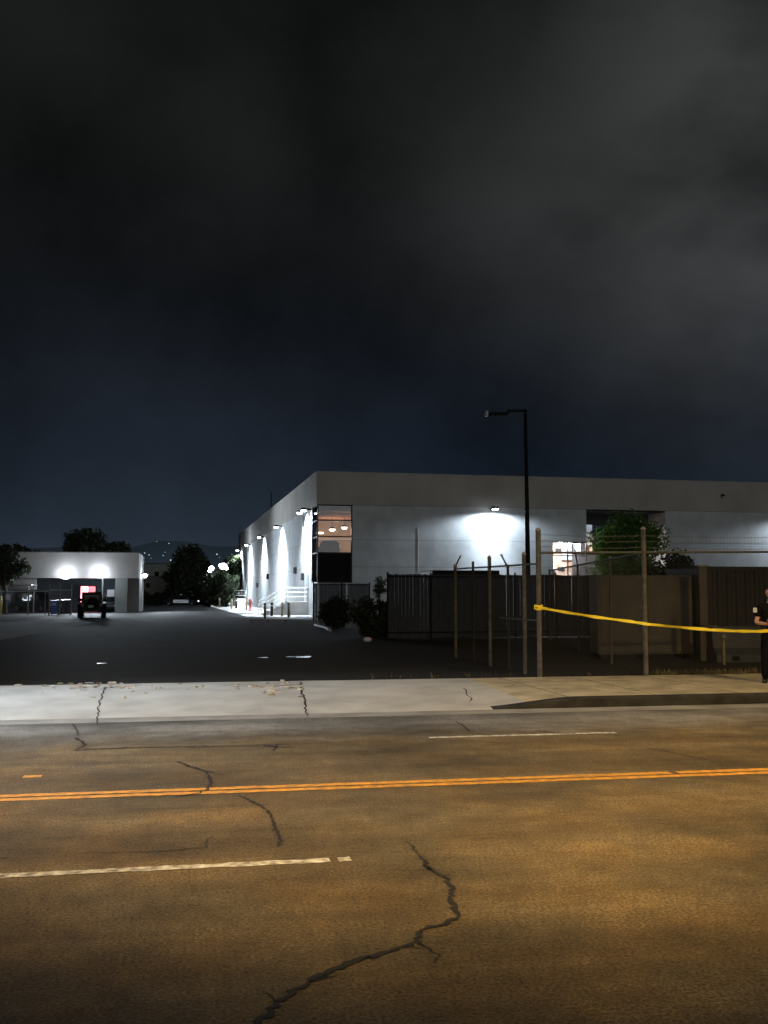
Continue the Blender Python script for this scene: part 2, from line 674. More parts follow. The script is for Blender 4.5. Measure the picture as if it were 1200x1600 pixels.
# ------------------------------------------------------------------ ground: street, kerb, walks, lot
V_K, V_B = 15.57, 19.46                      # far kerb line, back of the far sidewalk
V_Y, V_W1, V_W2 = 9.69, 7.05, 12.70          # yellow centre, near white, far white
U_F0, U_F1 = 4.4, 6.2                        # where the driveway flare rises to the full kerb

mb = MB()
mb.add([(-260, 2.9, 0), (260, 2.9, 0), (260, V_K + .02, 0), (-260, V_K + .02, 0)], [(0, 1, 2, 3)])
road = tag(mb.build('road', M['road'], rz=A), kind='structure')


def strip(name, m, u0, u1, v0, v1, z, jag=.012, step=.12, wear=0.):
    """painted line with slightly ragged edges"""
    n = max(2, int((u1 - u0) / step))
    q = MB()
    vs, fs = [], []
    for i in range(n + 1):
        u = u0 + (u1 - u0) * i / n
        vs.append((u, v0 + rnd.uniform(-jag, jag), z))
        vs.append((u, v1 + rnd.uniform(-jag, jag), z))
        if i and rnd.random() >= wear:
            k = 2 * i
            fs.append((k - 2, k, k + 1, k - 1))
    q.add(vs, fs)
    return q.build(name, m, road)


def u_on(px, v, z=0.0):
    """street coordinate where pixel column px meets the line v on level z"""
    t = (px - 600) / FPX * 1.0
    c, s = math.cos(PITCH), math.sin(PITCH)
    # iterate on depth
    Y = v
    u = 0
    for _ in range(30):
        depth = Y * c + (z - CAM_H) * s
        X = t * depth
        u = (X + v * SA) / CA
        Y = u * SA + v * CA
    return u


for k in (-1, 1):
    strip('centre_line', M['yellow'], -60, 60, V_Y + k * .088 - .062, V_Y + k * .088 + .062, .004, .010, .08, .008)
strip('lane_line', M['white_line'], -9, u_on(515, V_W1), V_W1 - .052, V_W1 + .052, .004, .010, .06)
strip('lane_line', M['white_line'], u_on(528, V_W1), u_on(548, V_W1), V_W1 - .052, V_W1 + .052, .004, .010, .06)
strip('lane_line', M['white_line'], u_on(655, V_W2), u_on(962, V_W2), V_W2 - .05, V_W2 + .05, .004, .012, .12, .10)
p0 = UV(gp(36, 1214)); p1 = UV(gp(66, 1212))
strip('paint_mark', M['yellow'], p0[0], p1[0], p0[1] - .06, p0[1] + .06, .004)


def crack(pts, w, parent=None, z=.0055, name='crack', zf=None):
    """a ragged tar-dark crack through the given picture points of the ground"""
    P = []
    for (x, y) in pts:
        g = gp(x, y, 0 if zf is None else zf)
        P.append(Vector((*UV(g), z)))
    fine = []
    for a_, b_ in zip(P[:-1], P[1:]):
        L = (b_ - a_).length
        n = max(2, int(L / .032))
        d = (b_ - a_).normalized()
        nrm = Vector((-d.y, d.x, 0))
        for i in range(n):
            t = i / n
            fine.append(a_.lerp(b_, t) + nrm * rnd.uniform(-.018, .018))
    fine.append(P[-1])
    q = MB()
    vs, fs = [], []
    N = len(fine)
    for i, p in enumerate(fine):
        d = (fine[min(i + 1, N - 1)] - fine[max(i - 1, 0)]).normalized()
        nrm = Vector((-d.y, d.x, 0))
        t = i / max(1, N - 1)
        ww = (w if not isinstance(w, tuple) else w[0] + (w[1] - w[0]) * t) * rnd.uniform(.35, 1.1)
        if i in (0, N - 1):
            ww *= .2
        a_, b_ = p + nrm * ww * rnd.uniform(.35, .65), p - nrm * ww * rnd.uniform(.35, .65)
        vs += [a_, b_]
        if i:
            k = 2 * i
            fs.append((k - 2, k - 1, k + 1, k))
    wm = w if not isinstance(w, tuple) else max(w)
    for i in range(2, N - 2):
        if rnd.random() < .13:
            d = (fine[i + 1] - fine[i - 1]).normalized()
            s_ = rnd.choice((-1, 1))
            ang = s_ * rnd.uniform(.5, 1.3)
            d = Vector((d.x * math.cos(ang) - d.y * math.sin(ang), d.x * math.sin(ang) + d.y * math.cos(ang), 0))
            p = fine[i].copy()
            ww = wm * rnd.uniform(.15, .4)
            o = len(vs)
            m_ = rnd.randint(2, 5)
            for k in range(m_ + 1):
                nr = Vector((-d.y, d.x, 0)) * ww * (1 - k / (m_ + .3)) * .5
                vs += [p + nr, p - nr]
                if k:
                    b_ = o + 2 * k
                    fs.append((b_ - 2, b_ - 1, b_ + 1, b_))
                p = p + d * rnd.uniform(.02, .05) + Vector((rnd.uniform(-.012, .012), rnd.uniform(-.012, .012), 0))
    q.add(vs, fs)
    return q.build(name, M['crack'], parent or road)


crack([(402, 1604), (428, 1572), (455, 1550), (500, 1525), (550, 1503), (600, 1489), (648, 1474), (657, 1455), (690, 1445), (717, 1435), (712, 1420), (704, 1405), (706, 1388), (697, 1372), (676, 1362), (668, 1355)], (.058, .034))
crack([(671, 1360), (665, 1348)], .05)
crack([(668, 1352), (655, 1334), (638, 1316)], (.022, .012))
crack([(657, 1474), (672, 1484), (685, 1492), (681, 1508)], (.022, .010))
crack([(650, 1476), (660, 1472)], .035)
crack([(372, 1243), (400, 1256), (420, 1268), (428, 1285), (432, 1300), (440, 1314), (435, 1324)], (.022, .035))
crack([(276, 1190), (300, 1199), (322, 1206), (330, 1222), (326, 1232), (312, 1240), (270, 1246)], (.05, .025))
crack([(322, 1206), (352, 1212)], (.03, .012))
crack([(110, 1174), (140, 1171), (200, 1169), (300, 1167), (400, 1165), (460, 1163)], (.055, .035))
crack([(410, 1164), (430, 1168), (462, 1168)], (.09, .03))
crack([(428, 1174), (434, 1165)], .05)
crack([(460, 1163), (520, 1160), (600, 1157), (660, 1154)], (.03, .014))
crack([(0, 1196), (60, 1194), (150, 1193), (260, 1192)], (.018, .010))
crack([(117, 1153), (126, 1158), (134, 1165), (118, 1172)], (.06, .03))
crack([(112, 1130), (120, 1142), (122, 1150)], .02)
crack([(110, 1336), (160, 1333), (195, 1331)], (.012, .022))
crack([(195, 1333), (260, 1330), (325, 1325), (318, 1318), (331, 1307)], (.012, .018))
crack([(0, 1341), (22, 1340)], .02)
crack([(732, 1312), (776, 1312)], .018)
crack([(835, 1142), (880, 1147), (930, 1148), (985, 1150)], (.03, .05))
crack([(712, 1128), (725, 1135), (735, 1143)], .03)
crack([(1000, 1167), (1060, 1178), (1120, 1192)], (.03, .02))
crack([(1022, 1301), (1045, 1299)], .015)
# long faint seams along the lanes
crack([(-10, 1276), (150, 1268), (300, 1262), (420, 1258)], .010)
crack([(560, 1190), (800, 1178), (1100, 1168)], .008)

# far sidewalk with the driveway apron: one sheet, rising from the gutter
def walk_z(u, v):
    t = min(1, max(0, (u - U_F0) / (U_F1 - U_F0)))
    t = t * t * (3 - 2 * t)
    tl = min(1, max(0, (-13 - u) / 1.8))
    t = max(t, tl)
    s = min(1, max(0, (v - V_K) / 2.3))
    ramp_z = .012 + (WALK - .012) * s
    return ramp_z * (1 - t) + WALK * t


def sheet(name, m, us, vs_, dz=0.):
    q = MB()
    pts = [(u, v, walk_z(u, v) + dz) for u in us for v in vs_]
    n = len(vs_)
    fs = [(i * n + j, (i + 1) * n + j, (i + 1) * n + j + 1, i * n + j + 1) for i in range(len(us) - 1) for j in range(n - 1)]
    q.add(pts, fs)
    return q


vs_walk = [V_K + .16 + (V_B - V_K - .16) * i / 14 for i in range(15)]
us_ap = [-12.8 + (U_F0 + .9 + 12.8) * i / 60 for i in range(61)]
us_r = [U_F0 + .9 + (60 - U_F0 - .9) * (i / 50) ** 2 for i in range(51)]
us_l = [-60 + 47.2 * i / 30 for i in range(31)]
apron = tag(sheet('driveway_apron', M['apron'], us_ap, vs_walk).build('driveway_apron', M['apron'], rz=A), kind='structure')
walk_r = tag(sheet('sidewalk', M['walk'], us_r, vs_walk).build('sidewalk', M['walk'], rz=A), kind='structure')
walk_l = tag(sheet('sidewalk', M['walk'], us_l, vs_walk).build('sidewalk', M['walk'], rz=A), kind='structure')
# kerb: front face with rounded nose, follows the flare
q = MB()
us_k = sorted(set([-60 + i * 2 for i in range(24)] + us_ap + us_r))
prof_n = 5
def kerb_run(name, us, m):
    q = MB()
    vs, fs = [], []
    for u in us:
        h = walk_z(u, V_K)
        vs += [(u, V_K - .02, -.02), (u, V_K - .012, max(.004, h - .03)), (u, V_K + .012, h - .006 if h > .02 else h), (u, V_K + .04, h), (u, V_K + .158, walk_z(u, V_K + .158) + .001)]
    for i in range(len(us) - 1):
        for j in range(prof_n - 1):
            a_ = i * prof_n + j
            fs.append((a_, a_ + prof_n, a_ + prof_n + 1, a_ + 1))
    q.add(vs, fs)
    return tag(q.build(name, m, rz=A), kind='structure')


kerb_run('kerb', [u for u in us_k if u <= -12.5], M['kerb'])
kerb_run('driveway_lip', [u for u in us_k if -12.9 <= u <= U_F0 + .3], M['apron'])
kerb_run('kerb', [max(u_ for u_ in us_k if u_ <= U_F0 + .3)] + [u for u in us_k if u > U_F0 + .3], M['kerb'])
# concrete gutter strip along the kerb
q = MB()
q.add([(-60, V_K - .55, .004), (60, V_K - .55, .004), (60, V_K - .021, .004), (-60, V_K - .021, .004)], [(0, 1, 2, 3)])
tag(q.build('gutter', mat('gutter_concrete', (.235, .23, .222), .9, 0, .35, 1.5, .2, 40), rz=A), kind='structure')
q = MB()
for _ in range(130):
    u = rnd.uniform(U_F0 + 1, 11)
    v = rnd.uniform(V_K + .2, V_B - .1)
    r = rnd.uniform(.012, .035)
    z = walk_z(u, v) + .003
    n_ = 7
    q.add([(u + r * 1.3 * math.cos(6.283 * k / n_) * rnd.uniform(.7, 1.1), v + r * math.sin(6.283 * k / n_) * rnd.uniform(.7, 1.1), z) for k in range(n_)], [tuple(range(n_))])
q.build('gum_spots', mat('gum_stain', (.06, .055, .05), .9, 0, .3, 20), walk_r)
# near sidewalk the camera stands on
q = MB()
q.box(-60, 60, -4, 2.88, -.05, .15)
tag(q.build('near_sidewalk', M['walk'], rz=A), kind='structure')

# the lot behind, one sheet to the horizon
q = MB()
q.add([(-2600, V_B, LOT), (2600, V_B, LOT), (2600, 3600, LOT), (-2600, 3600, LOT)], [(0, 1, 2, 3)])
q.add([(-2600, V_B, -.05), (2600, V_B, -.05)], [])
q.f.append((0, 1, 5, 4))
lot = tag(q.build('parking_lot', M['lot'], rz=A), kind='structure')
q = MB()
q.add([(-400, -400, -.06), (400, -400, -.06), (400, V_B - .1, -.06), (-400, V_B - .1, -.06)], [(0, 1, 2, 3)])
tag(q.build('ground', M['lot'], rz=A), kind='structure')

# concrete strip at the lot's far left, colour lightened to paint lamp spill
q = MB()
a0, a1, a2, a3 = gp(-60, 1010, LOT), gp(-60, 972, LOT), gp(150, 972, LOT), gp(60, 990, LOT)
q.add([(p.x, p.y, LOT + .004) for p in (a0, a3, a2, a1)], [(0, 1, 2, 3)])
tag(q.build('concrete_path', mat('lot_concrete_spill', (.26, .26, .26), .9, 0, .25, .6), None), kind='structure')

# apron cracks and rubble along its back edge
for pts, w in (([(164, 1078), (158, 1092), (153, 1106), (149, 1120)], (.035, .015)), ([(469, 1070), (472, 1082), (476, 1095), (481, 1110)], (.045, .018)), ([(110, 1078), (160, 1080), (200, 1076), (235, 1073)], (.05, .02)), ([(350, 1076), (420, 1077), (470, 1073)], (.03, .05)), ([(725, 1078), (738, 1092)], .02)):
    P = []
    q = MB()
    fine = []
    for (x, y) in pts:
        g = gp(x, y, .12)
        P.append(UV(g))
    vs, fs = [], []
    for a_, b_ in zip(P[:-1], P[1:]):
        for i in range(8):
            t = i / 8
            fine.append((a_[0] + (b_[0] - a_[0]) * t + rnd.uniform(-.03, .03), a_[1] + (b_[1] - a_[1]) * t + rnd.uniform(-.03, .03)))
    for i, (u, v) in enumerate(fine):
        u0, v0 = fine[max(0, i - 1)]
        u1, v1 = fine[min(len(fine) - 1, i + 1)]
        d = Vector((u1 - u0, v1 - v0)).normalized()
        ww = (w if not isinstance(w, tuple) else w[0] + (w[1] - w[0]) * i / len(fine)) * rnd.uniform(.5, 1.3)
        for s in (-.5, .5):
            uu, vv = u - d.y * ww * s, v + d.x * ww * s
            vs.append((uu, vv, walk_z(uu, vv) + .006))
        if i:
            k = 2 * i
            fs.append((k - 2, k - 1, k + 1, k))
    q.add(vs, fs)
    q.build('crack', M['crack'], apron)
q = MB()
for (x0, x1, n) in ((110, 250, 34), (350, 480, 34), (20, 110, 6), (260, 340, 5)):
    for _ in range(n):
        x, y = rnd.uniform(x0, x1), rnd.gauss(1075, 4)
        g = UV(gp(x, y, .15))
        u, v = g[0], min(g[1], V_B + .25)
        r = rnd.uniform(.012, .055)
        n_ = rnd.randint(5, 7)
        z0 = walk_z(u, min(v, V_B)) + .002
        h = rnd.uniform(.01, .035)
        ang = sorted(rnd.uniform(0, 6.28) for _ in range(n_))
        ring = [(u + 1.8 * r * math.cos(t) * rnd.uniform(.6, 1.2), v + r * math.sin(t) * rnd.uniform(.6, 1.2)) for t in ang]
        q.add([(a_, b_, z0) for a_, b_ in ring] + [(u + (a_ - u) * .8, v + (b_ - v) * .8, z0 + h) for a_, b_ in ring],
              [tuple(range(n_, 2 * n_))] + [(i, (i + 1) % n_, n_ + (i + 1) % n_, n_ + i) for i in range(n_)])
tag(q.build('rubble', M['rubble'], rz=A), 'broken concrete chips along the back edge of the driveway', 'rubble', None, 'stuff')

# shallow puddles on the lot that mirror the lit wall
for (x, y, wx, wy) in ((470, 1026.5, 19, 1.3), (412, 1027.5, 8, .6), (160, 1036.5, 7, .7), (60, 975, 3, .6)):
    q = MB()
    c = gp(x, y, LOT)
    e = gp(x + wx, y, LOT)
    f = gp(x, y + wy, LOT)
    rx, ry = (e - c).length, (f - c).length
    n_ = 26
    ring = []
    for k in range(n_):
        t = 2 * math.pi * k / n_
        s = 1 + .22 * math.sin(3 * t + x) + rnd.uniform(-.1, .1)
        ring.append((c.x + rx * s * math.cos(t), c.y + ry * s * math.sin(t), LOT + .004))
    q.add(ring, [tuple(range(n_))])
    tag(q.build('puddle', M['puddle']), kind='structure')

# far hillside under the sky
q = MB()
vs, fs = [], []
NX = 80
for i in range(NX + 1):
    px = -900 + 3400 * i / NX
    X = (px - 600) / FPX * 1500
    hgt = 34 + 42 * math.exp(-((px - 235) / 260.0) ** 2) + 14 * math.exp(-((px - 20) / 90.0) ** 2) + 5 * math.sin(i * .7) + 4 * math.sin(i * 1.9)
    hgt = max(8, hgt if px < 420 else hgt - 14)
    vs += [(X * .86, 1290, LOT - 1), (X * .94, 1400, hgt * .55), (X, 1500, hgt), (X * 1.25, 1900, hgt * .6)]
for i in range(NX):
    for j in range(3):
        a_ = i * 4 + j
        fs.append((a_, a_ + 4, a_ + 5, a_ + 1))
q.add(vs, fs)
tag(q.build('hill', M['hill'], smooth=True), kind='structure')
for (x, y, warm, s) in ((226, 864, 0, 1.3), (233, 867, 0, 1.2), (245, 846, 1, .9), (264, 849, 0, 1.1), (255, 868, 0, 1.0), (267, 875, 0, 2.0), (258, 863, 0, .7), (339, 866, 0, 1.6), (343, 871, 1, .8), (236, 872, 1, .7)):
    p = at(x, y, 1385 if y > 862 else 1450)
    tag(MB().sphere(p, s * .55, 8, 6).build('distant_lamp', M['city_warm' if warm else 'city_glow']),
        'tiny pinprick street light on the dark far hillside', 'street light', 'lights on the far hillside')

# ------------------------------------------------------------------ the warehouse
CN = at(495, 966, 75.0)
wh = thing('warehouse', 'long white tilt-up warehouse with flood-lit side wall and grey parapet', 'building', (CN.x, CN.y, LOT), AW)
LF, LS, HB, HT = 58.0, 82.7, 8.22, 10.62     # front length, side length, band underside, top
_f = lambda px: ((px - 600) / FPX * CN.y - CN.x) / (CAW - (px - 600) / FPX * SAW)
SX0, SX1, RX0, RX1 = _f(863), _f(917), _f(917), _f(1041)  # storefront and recessed entry along the front
T = .30


def wall_front(mbx, x0, x1, z0, z1, y0=0., y1=T):
    mbx.box(x0, x1, y0, y1, z0, z1)


q = MB()
wall_front(q, 2.62, SX0, 0, HB)
wall_front(q, SX0, SX1, 5.66, HB)
wall_front(q, SX0, SX1, 0, .7)
wall_front(q, RX1, LF, 0, HB)
wall_front(q, 0, 2.62, 0, 2.45)
q.box(0, T, 2.9, LS, 0, HB)                 # side wall
q.box(0, T, T, 2.9, 0, 2.45)
q.box(T, LF, LS - T, LS, 0, HB)             # rear
q.box(LF - T, LF, T, LS - T, 0, HB)         # right end
q.box(RX0 - T, RX0, T, 3.0, 5.66, HB)
q.box(RX1, RX1 + T, T, 3.0, 0, HB)
q.build('wall', M['wall'], wh)
q = MB()
P_ = .07
q.box(-P_, LF + P_, -P_, T, HB, HT)
q.box(-P_, T, T, LS + P_, HB, HT)
q.box(T, LF + P_, LS - T, LS + P_, HB, HT)
q.box(LF - T, LF + P_, T, LS - T, HB, HT)
q.build('parapet', M['band'], wh)
q = MB()
q.box(T, LF - T, T, LS - T, 9.7, 9.9)
q.build('roof', M['roof'], wh)
q = MB()
q.box(-P_ - .02, LF + P_ + .02, -P_ - .02, T + .02, HT, HT + .05)
q.box(-P_ - .02, T + .02, T + .02, LS + P_, HT, HT + .05)
q.build('coping', mat('coping_metal', (.34, .33, .31), .6, .3, .2, 2), wh)
q = MB()
q.tube([(.6, 40, 9.9), (.6, 40, 13.0)], .05, 6)
q.build('antenna', M['dark_steel'], wh)

# corner window: three lit panes over a black panel, wrapping round the corner
cw = MB()
for z in (2.45, 4.62, 5.82, 7.02, HB - .09):
    cw.box(.0, 2.62, .02, .14, z, z + .09)
    cw.box(.02, .14, .14, 2.9, z, z + .09)
for x in (.0, 2.53):
    cw.box(x, x + .09, .025, .135, 2.54, HB - .09)
cw.box(.025, .135, 2.81, 2.9, 2.54, HB - .09)
win = cw.build('corner_window', M['frame'], wh)
q = MB()
for z0, z1 in ((4.71, 5.82), (5.91, 7.02), (7.11, HB - .09)):
    q.box(.09, 2.53, .07, .085, z0, z1)
q.build('pane', M['glass'], win)
q = MB()
for z0, z1 in ((4.71, 5.82), (5.91, 7.02), (7.11, HB - .09), (2.54, 4.62)):
    q.box(.07, .085, .14, 2.81, z0, z1)
q.build('side_pane', M['dark_glass'], win)
q = MB()
q.box(.09, 2.53, .06, .10, 2.54, 4.62)
q.build('spandrel_panel', M['black_panel'], win)
# the room behind it
q = MB()
q.box(.31, 6.0, 7.0, 7.1, 4.5, 8.1)
q.box(6.0, 6.1, .31, 7.0, 4.5, 8.1)
q.build('room_wall', M['room_warm'], wh)
q = MB()
q.box(.31, 6.0, .32, 7.0, 7.72, 7.82)
for k in range(6):
    q.box(.35, 5.95, .9 + k, 1.05 + k, 7.5, 7.72)
q.build('room_ceiling', M['room_ceil'], wh)
q = MB()
q.box(.31, 6.0, .32, 7.0, 4.35, 4.5)
q.build('room_floor', M['room_floor'], wh)
q = MB()
for (px, py) in ((519, 827), (538, 824)):
    p = at(px, py, 78.0)
    l_ = Matrix.Rotation(-AW, 3, 'Z') @ (p - Vector((CN.x, CN.y, LOT)))
    b_ = MB()
    b_.lathe([(.05, .20), (.17, .16), (.24, .02), (.24, 0)], 14, (l_.x, l_.y, l_.z))
    b_.tube([(l_.x, l_.y, l_.z + .2), (l_.x, l_.y, 7.75)], .02, 6)
    pl = b_.build('pendant_lamp', M['frame'], wh)
    MB().sphere((l_.x, l_.y, l_.z), .22, 12, 8, (1, 1, .7)).build('bulb', M['warm_glow'], pl, True)
q.box(.4, 1.25, 5.2, 5.3, 6.35, 6.50)
q.build('strip_light', emit('strip_tube', (1, .72, .42), 3.0), wh)
q = MB()
q.box(.4, 5.6, 6.7, 6.98, 5.95, 6.05)
q.box(1.9, 2.9, 6.5, 6.98, 5.3, 5.4)
q.build('shelf', M['blind'], wh)
lamp('room_light', 'POINT', 150, (1, .72, .45), (1.9, 3.2, 6.5), wh, shadow_soft_size=.25)
lamp('room_light', 'POINT', 60, (1, .72, .45), (2.2, 1.5, 5.9), wh, shadow_soft_size=.25)

# a high-backed chair seen through the window
pch = at(515, 862, 76.6)
ch = thing('armchair', 'dark rounded armchair back seen through the lit corner window', 'chair', (pch.x, pch.y, LOT + 4.5), A)
q = MB()
prof = [(-.68, .45), (-.72, .85), (-.66, 1.02), (-.45, 1.12), (.45, 1.12), (.66, 1.02), (.72, .85), (.68, .45)]
q.prism(prof, -.08, .12, 1)
q.build('backrest', M['chair_cloth'], ch)
MB().bbox(-.6, .6, .12, .75, .30, .50, .05).build('seat', M['chair_cloth'], ch)
for s in (-1, 1):
    MB().bbox(min(s * .62, s * .78), max(s * .62, s * .78), .10, .75, .2, .68, .04).build('armrest', M['chair_cloth'], ch)
    MB().tube([(s * .55, 0, 0), (s * .55, 0, .44)], .03, 6).build('leg', M['dark_steel'], ch)
    MB().tube([(s * .55, .68, 0), (s * .55, .68, .29)], .03, 6).build('leg', M['dark_steel'], ch)

# bright storefront window beside the entry
q = MB()
for z in (.7, 2.9, 4.55, 5.58):
    q.box(SX0, SX1 - .08, .04, .14, z, z + .07)
for x in (SX0, SX0 + 1.25, SX1 - .07):
    q.box(x, x + .07, .035, .145, .7, 5.66)
sw = q.build('storefront_window', M['frame'], wh)
q = MB()
q.box(SX0 + .07, SX1 - .07, .08, .095, .77, 5.58)
q.build('pane', M['glass'], sw)
q = MB()
q.box(SX0 - .8, SX0 + 4.6, 4.2, 4.3, .3, 6.6)
q.box(SX0 - .9, SX0 - .8, T + .02, 4.3, .3, 6.6)
q.box(SX0 + 4.6, SX0 + 4.7, 3.1, 4.3, .3, 6.6)
q.build('lobby_wall', M['brick_room'], wh)
q = MB()
q.box(SX0 - .8, SX0 + 4.6, T + .02, 4.2, 6.0, 6.1)
q.build('lobby_ceiling', M['blind'], wh)
q = MB()
q.box(SX0 - .4, SX0 + .9, 3.9, 4.18, 3.6, 4.35)
q.build('notice_board', mat('orange_board', (.55, .28, .12), .8, 0, .4, 5), wh)
for (x, z) in ((SX0 + 1.3, 3.2), (SX0 + 2.1, 3.5), (SX0 + .6, 4.9), (SX0 + 1.9, 5.0)):
    MB().box(x, x + .55, 4.10, 4.18, z, z + .35).build('wall_picture', M['chair_cloth'], wh)
lamp('lobby_light', 'POINT', 1500, (1, .94, .88), (SX0 + 1.2, 1.6, 5.5), wh, shadow_soft_size=.3)

# recessed entry: dark soffit, glazed back with one blue pane and blinds
q = MB()
q.box(RX0, RX1, 2.9, 3.0, 0, 4.8)
q.box(RX0, RX1, 2.9, 3.0, 7.3, HB)
q.box(RX0, RX1, T + .001, 2.9, HB - .12, HB - .002)
q.build('entry_lining', mat('entry_dark_render', (.07, .07, .07), .85, 0, .2, 1), wh)
q = MB()
for z in (4.8, 6.55, 7.22):
    q.box(RX0, RX1, 2.88, 2.98, z, z + .08)
for x in (RX0, RX0 + .75, RX0 + 1.75, RX0 + 3.4, RX0 + 5.0, RX1 - .08):
    q.box(x, x + .08, 2.875, 2.985, 4.88, 7.22)
ew = q.build('entry_window', M['frame'], wh)
MB().box(RX0 + .08, RX0 + .75, 2.92, 2.94, 4.88, 6.55).build('blue_pane', M['blue_window'], ew)
q = MB()
for x in range(9):
    q.box(RX0 + .86 + x * .1, RX0 + .93 + x * .1, 3.05, 3.07, 5.6, 7.2)
bl = q.build('blinds', M['blind'], ew)
MB().box(RX0 + 1.83, RX1 - .1, 2.92, 2.94, 4.88, 7.22).build('pane', M['dark_glass'], ew)
q = MB()
q.box(RX0 - .5, RX0 + 2.6, 3.9, 4.0, 4.4, 7.6)
q.box(RX0 + 2.6, RX0 + 2.7, 3.1, 4.0, 4.4, 7.6)
q.build('office_wall', M['blind'], wh)
lamp('office_light', 'POINT', 60, (.85, .93, 1), (RX0 + 1.2, 3.5, 7.0), wh, shadow_soft_size=.1)
MB().box(RX0 + 4.9, RX0 + 5.35, 1.6, 1.75, 7.42, 7.5).build('soffit_lamp', emit('soffit_tube', (.9, .92, 1), 1.5), wh)

# wall lamps: full cut-off LED packs just under the parapet
def wall_lamp(x, y, side, energy, core=.55):
    """side True: on the long side wall (facing -x); else on the front (facing -y)"""
    q = MB()
    if side:
        q.bbox(-.80, -.40, y - .20, y + .20, 8.02, 8.20, .03)
        q.box(-.40, -.0, y - .05, y + .05, 8.04, 8.16)
        g = MB().bbox(-.78, -.44, y - .17, y + .17, 7.93, 8.02, .02)
        pos = (-.62, y, 7.90)
    else:
        q.bbox(x - .20, x + .20, -1.30, -.90, 8.02, 8.20, .03)
        q.box(x - .05, x + .05, -.90, -.0, 8.04, 8.16)
        g = MB().bbox(x - .17, x + .17, -1.28, -.94, 7.93, 8.02, .02)
        pos = (x, -1.11, 7.90)
    b = q.build('wall_lamp', M['dark_steel'], wh)
    g.build('lens', M['led_glow'], b)
    if side:
        o = lamp('lamp_light', 'SPOT', energy, COOL, pos, wh, spot_size=R(138), spot_blend=.5, shadow_soft_size=.10)
        o.rotation_euler = (0, R(-24), 0)
    else:
        lamp('lamp_light', 'SPOT', energy, COOL, pos, wh, spot_size=R(175), spot_blend=.32, shadow_soft_size=.10)
    o = lamp('lamp_light', 'SPOT', energy * core, COOL, pos, wh, spot_size=R(46 if side else 84), spot_blend=1.0, shadow_soft_size=.10)
    o.rotation_euler = (R(8), 0, 0) if not side else (0, R(-8), 0)


def side_s(px):
    """distance along the side wall of a picture column"""
    t = (px - 600) / FPX
    return (CN.x - t * CN.y) / (t * CAW + SAW)


def front_u(px):
    t = (px - 600) / FPX
    return (t * CN.y - CN.x) / (CAW - t * SAW)


for px, e in ((479.5, 3600), (441, 4000), (413, 4000), (392, 4000), (377.5, 4000)):
    wall_lamp(0, max(4.2, side_s(px)), True, e * 4.2, .15)
wall_lamp(0, 3.1, True, 2600, .4)
wall_lamp(front_u(767), 0, False, 2300, .9)
wall_lamp(front_u(1262), 0, False, 3200, .7)


for px, z0, z1, m in ((653, 3.3, 6.6, 'rail_paint'), (820.5, 0, HB, 'steel')):
    x = front_u(px)
    MB().tube([(x, -.022, z0), (x, -.022, z1)], .022, 8).build('conduit', M[m], wh)
for px, z in ((475, 2.75), (463, 3.35), (420, 3.25), (404, 2.4)):
    s = side_s(px)
    MB().bbox(-.22, -.0, s - .3, s + .3, z, z + .55, .02).build('electrical_box', M['dark_steel'], wh)
s = side_s(474)
MB().tube([(-.06, s, 2.9), (-.06, s, 7.9)], .05, 6).build('conduit', M['steel'], wh)
for px in (481.0, 385.5):
    s = side_s(px)
    q = MB()
    q.box(-.05, .0, s - .5, s + .5, 1.06, 3.15)
    d_ = q.build('door', M['far_wall'], wh)
    MB().box(-.09, -.05, s - .42, s - .34, 2.0, 2.1).build('handle', M['dark_steel'], d_)
# small camera dome on the parapet
x = front_u(1130)
q = MB().bbox(x - .12, x + .12, -.32, -.072, 9.45, 9.6, .02)
cmo = q.build('security_camera', M['dark_steel'], wh)
MB().sphere((x, -.22, 9.42), .09, 10, 6).build('camera_dome', M['blind'], cmo, True)


q = MB()
q.add([(-5.0, 1.0, .006), (-.001, 1.0, .006), (-.001, LS, .006), (-5.0, LS, .006)], [(0, 1, 2, 3)])
cpath = tag(q.build('concrete_path', M['concrete'], loc=(CN.x, CN.y, LOT), rz=AW), kind='structure')


# ------------------------------------------------------------------ outside stairs along the side wall
def stairs(px_wall, label, nrise=6):
    s = side_s(px_wall)
    base = Vector((CN.x, CN.y, LOT)) + Vector((-SAW * s, CAW * s, 0))
    t = thing('staircase', label, 'stairs', base, AW, 'loading stairs on the side wall')
    wd, ld = 1.5, 1.7
    q = MB()
    q.box(-ld, -.02, -wd / 2, wd / 2, 0, 1.05)
    q.build('landing', M['concrete'], t)
    q = MB()
    run = .36
    for k in range(nrise - 1):
        x1 = -ld - k * run
        q.box(x1 - run, x1 - .001 * (k == 0), -wd / 2 + .02, wd / 2 - .02, 0, 1.05 - (k + 1) * 1.05 / nrise)
    q.build('step', M['concrete'], t)
    xe = -ld - (nrise - 1) * run - .2
    for sy in (-1, 1):
        y = sy * (wd / 2 - .06)
        q = MB()
        for dz in (.38, .72, 1.07):
            q.tube([(-.1, y, 1.05 + dz), (-ld, y, 1.05 + dz), (xe, y, .02 + dz)], .028, 6)
        for (x, zb, zt) in ((-.1, 1.05, 2.12), (-ld, 1.05, 2.12), (xe, 0, 1.09), ((xe - ld) / 2, .45, 1.60)):
            q.tube([(x, y, zb), (x, y, zt)], .03, 6)
        q.build('railing', M['rail_paint'], t)
    q = MB()
    return t, s


stairs(480.5, 'near concrete loading stairs with pale pipe railings below the first wall lamps')
stairs(386, 'far concrete loading stairs with pale pipe railings at the rear end of the wall')


